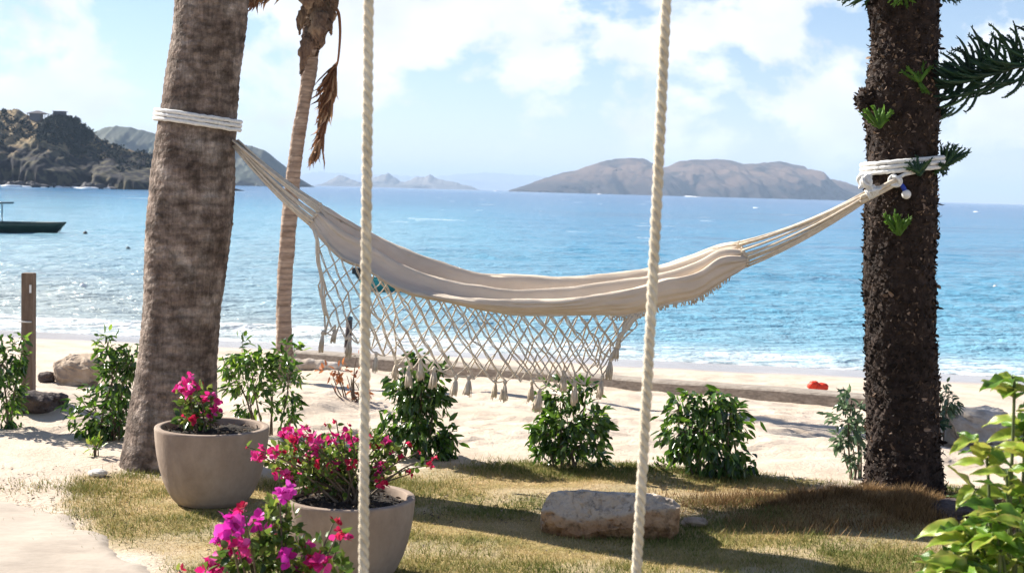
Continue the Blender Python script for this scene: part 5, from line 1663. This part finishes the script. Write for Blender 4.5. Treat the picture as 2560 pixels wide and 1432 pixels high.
an = rng.uniform(0, 2 * np.pi, n); lean = rng.uniform(.2, 1.3, n)
tip = g + np.stack([np.cos(an) * lean * hg, np.sin(an) * lean * hg, hg], -1)
sd_ = np.stack([-np.sin(an + rng.normal(0, .6, n)), np.cos(an), np.zeros(n)], -1) * rng.uniform(.0014, .0030, n)[:, None]
V = np.stack([g - sd_, g + sd_, tip], 1)
col = np.clip(.56 - 2.3 * (patch - .5) + rng.normal(0, .16, n), 0, 1)
mb = MB().add(V.reshape(-1, 3), np.arange(n * 3).reshape(-1, 3), np.repeat(col, 3))
for (tu, tv, tn, tr) in [(480, 1185, 900, .10), (380, 1182, 500, .10), (320, 1190, 200, .05), (420, 1235, 500, .09), (690, 1215, 600, .10), (240, 1215, 900, .13), (205, 1225, 300, .06), (100, 1215, 160, .10), (250, 1280, 700, .14), (1250, 1170, 500, .16), (1450, 1172, 400, .14),
                         (1900, 1200, 300, .12), (1100, 1215, 500, .12), (1730, 1200, 400, .15), (60, 1225, 120, .12), (310, 1330, 500, .12)]:
    cg = G(tu, tv)
    q = np.stack([rng.normal(cg[0], tr, tn), rng.normal(cg[1], tr, tn), np.zeros(tn)], -1)
    q[:, 2] = hgt(q[:, 0], q[:, 1]) - .003
    hh = rng.uniform(.012, .042, tn); aa = rng.uniform(0, 6.28, tn); ll = rng.uniform(.2, 1.0, tn)
    w_ = np.stack([-np.sin(aa), np.cos(aa), np.zeros(tn)], -1) * .0022
    mb.add(np.stack([q - w_, q + w_, q + np.stack([np.cos(aa) * ll * hh, np.sin(aa) * ll * hh, hh], -1)], 1).reshape(-1, 3), np.arange(tn * 3).reshape(-1, 3), np.repeat(np.clip(rng.normal(.25, .2, tn), 0, 1), 3))
tag(mb.build('grass', MT['grass'], smooth=False), 'short dry yellow-green grass of the lawn', 'grass', kind='stuff')
n = 42000
q = np.stack([rng.normal(1.98, .44, n), rng.normal(7.52, .20, n), np.zeros(n)], -1)
q = q[np.hypot(q[:, 0] - C3[0][0], q[:, 1] - C3[0][1]) > .24]
n = len(q)
q[:, 2] = hgt(q[:, 0], q[:, 1]) - .004
hg = rng.uniform(.015, .055, n) * (.55 + 1.1 * sstep(.35, .7, fbm(q[:, 0] * 5, q[:, 1] * 8, 3))); an = rng.uniform(0, 6.28, n); lean = rng.uniform(.3, 1.3, n)
tip = q + np.stack([np.cos(an) * lean * hg, np.sin(an) * lean * hg, hg], -1)
sd_ = np.stack([-np.sin(an), np.cos(an), np.zeros(n)], -1) * .0022
mb = MB().add(np.stack([q - sd_, q + sd_, tip], 1).reshape(-1, 3), np.arange(n * 3).reshape(-1, 3), np.repeat(rng.random(n), 3))
tag(mb.build('straw', MT['browngrass'], smooth=False), 'long brown straw-like grass over the mound at the foot of the pine', 'grass', kind='stuff')
# litter along the path edge and over the sand
mb = MB()
L_ = []
for k in range(260):
    L_.append(G(rng.uniform(0, 330) , rng.uniform(1165, 1330)))
for k in range(260):
    L_.append(G(rng.uniform(1040, 1360), rng.uniform(1235, 1310)))
for k in range(140):
    L_.append(G(rng.uniform(250, 2100), rng.uniform(1180, 1420)))
for k in range(120):
    L_.append(G(rng.uniform(0, 2300), rng.uniform(960, 1160)))
L_ = np.array(L_); n = len(L_); L_[:, 2] += .006
mb.leaves(L_, rnd_dirs(n) * np.array([1, 1, .25]), np.array([0, 0, 1.0]) + rnd_dirs(n) * .5, rng.uniform(.008, .030, n), rng.uniform(.004, .012, n), rng.random(n))
tag(mb.build('leaf_litter', MT['litter'], smooth=False), 'dry leaf bits and twigs strewn by the path and lawn', 'litter', kind='stuff')

# ------------------------------------------------------------------ haze
hz = bpy.data.materials.new('haze_air'); hz.use_nodes = True
N, L = new_nodes(hz.node_tree)
o = N.new('ShaderNodeOutputMaterial'); v = N.new('ShaderNodeVolumePrincipled')
v.inputs['Color'].default_value = (.56, .74, 1.0, 1)
v.inputs['Density'].default_value = 0.5 / 3600
v.inputs['Anisotropy'].default_value = 0.0
L.new(v.outputs['Volume'], o.inputs['Volume'])
hb = MB().box((0, 9000, 125), (42000, 24000, 264)).build('haze', hz, smooth=False)
tag(hb, 'thin sea haze over the bay and islands', 'haze', kind='stuff')
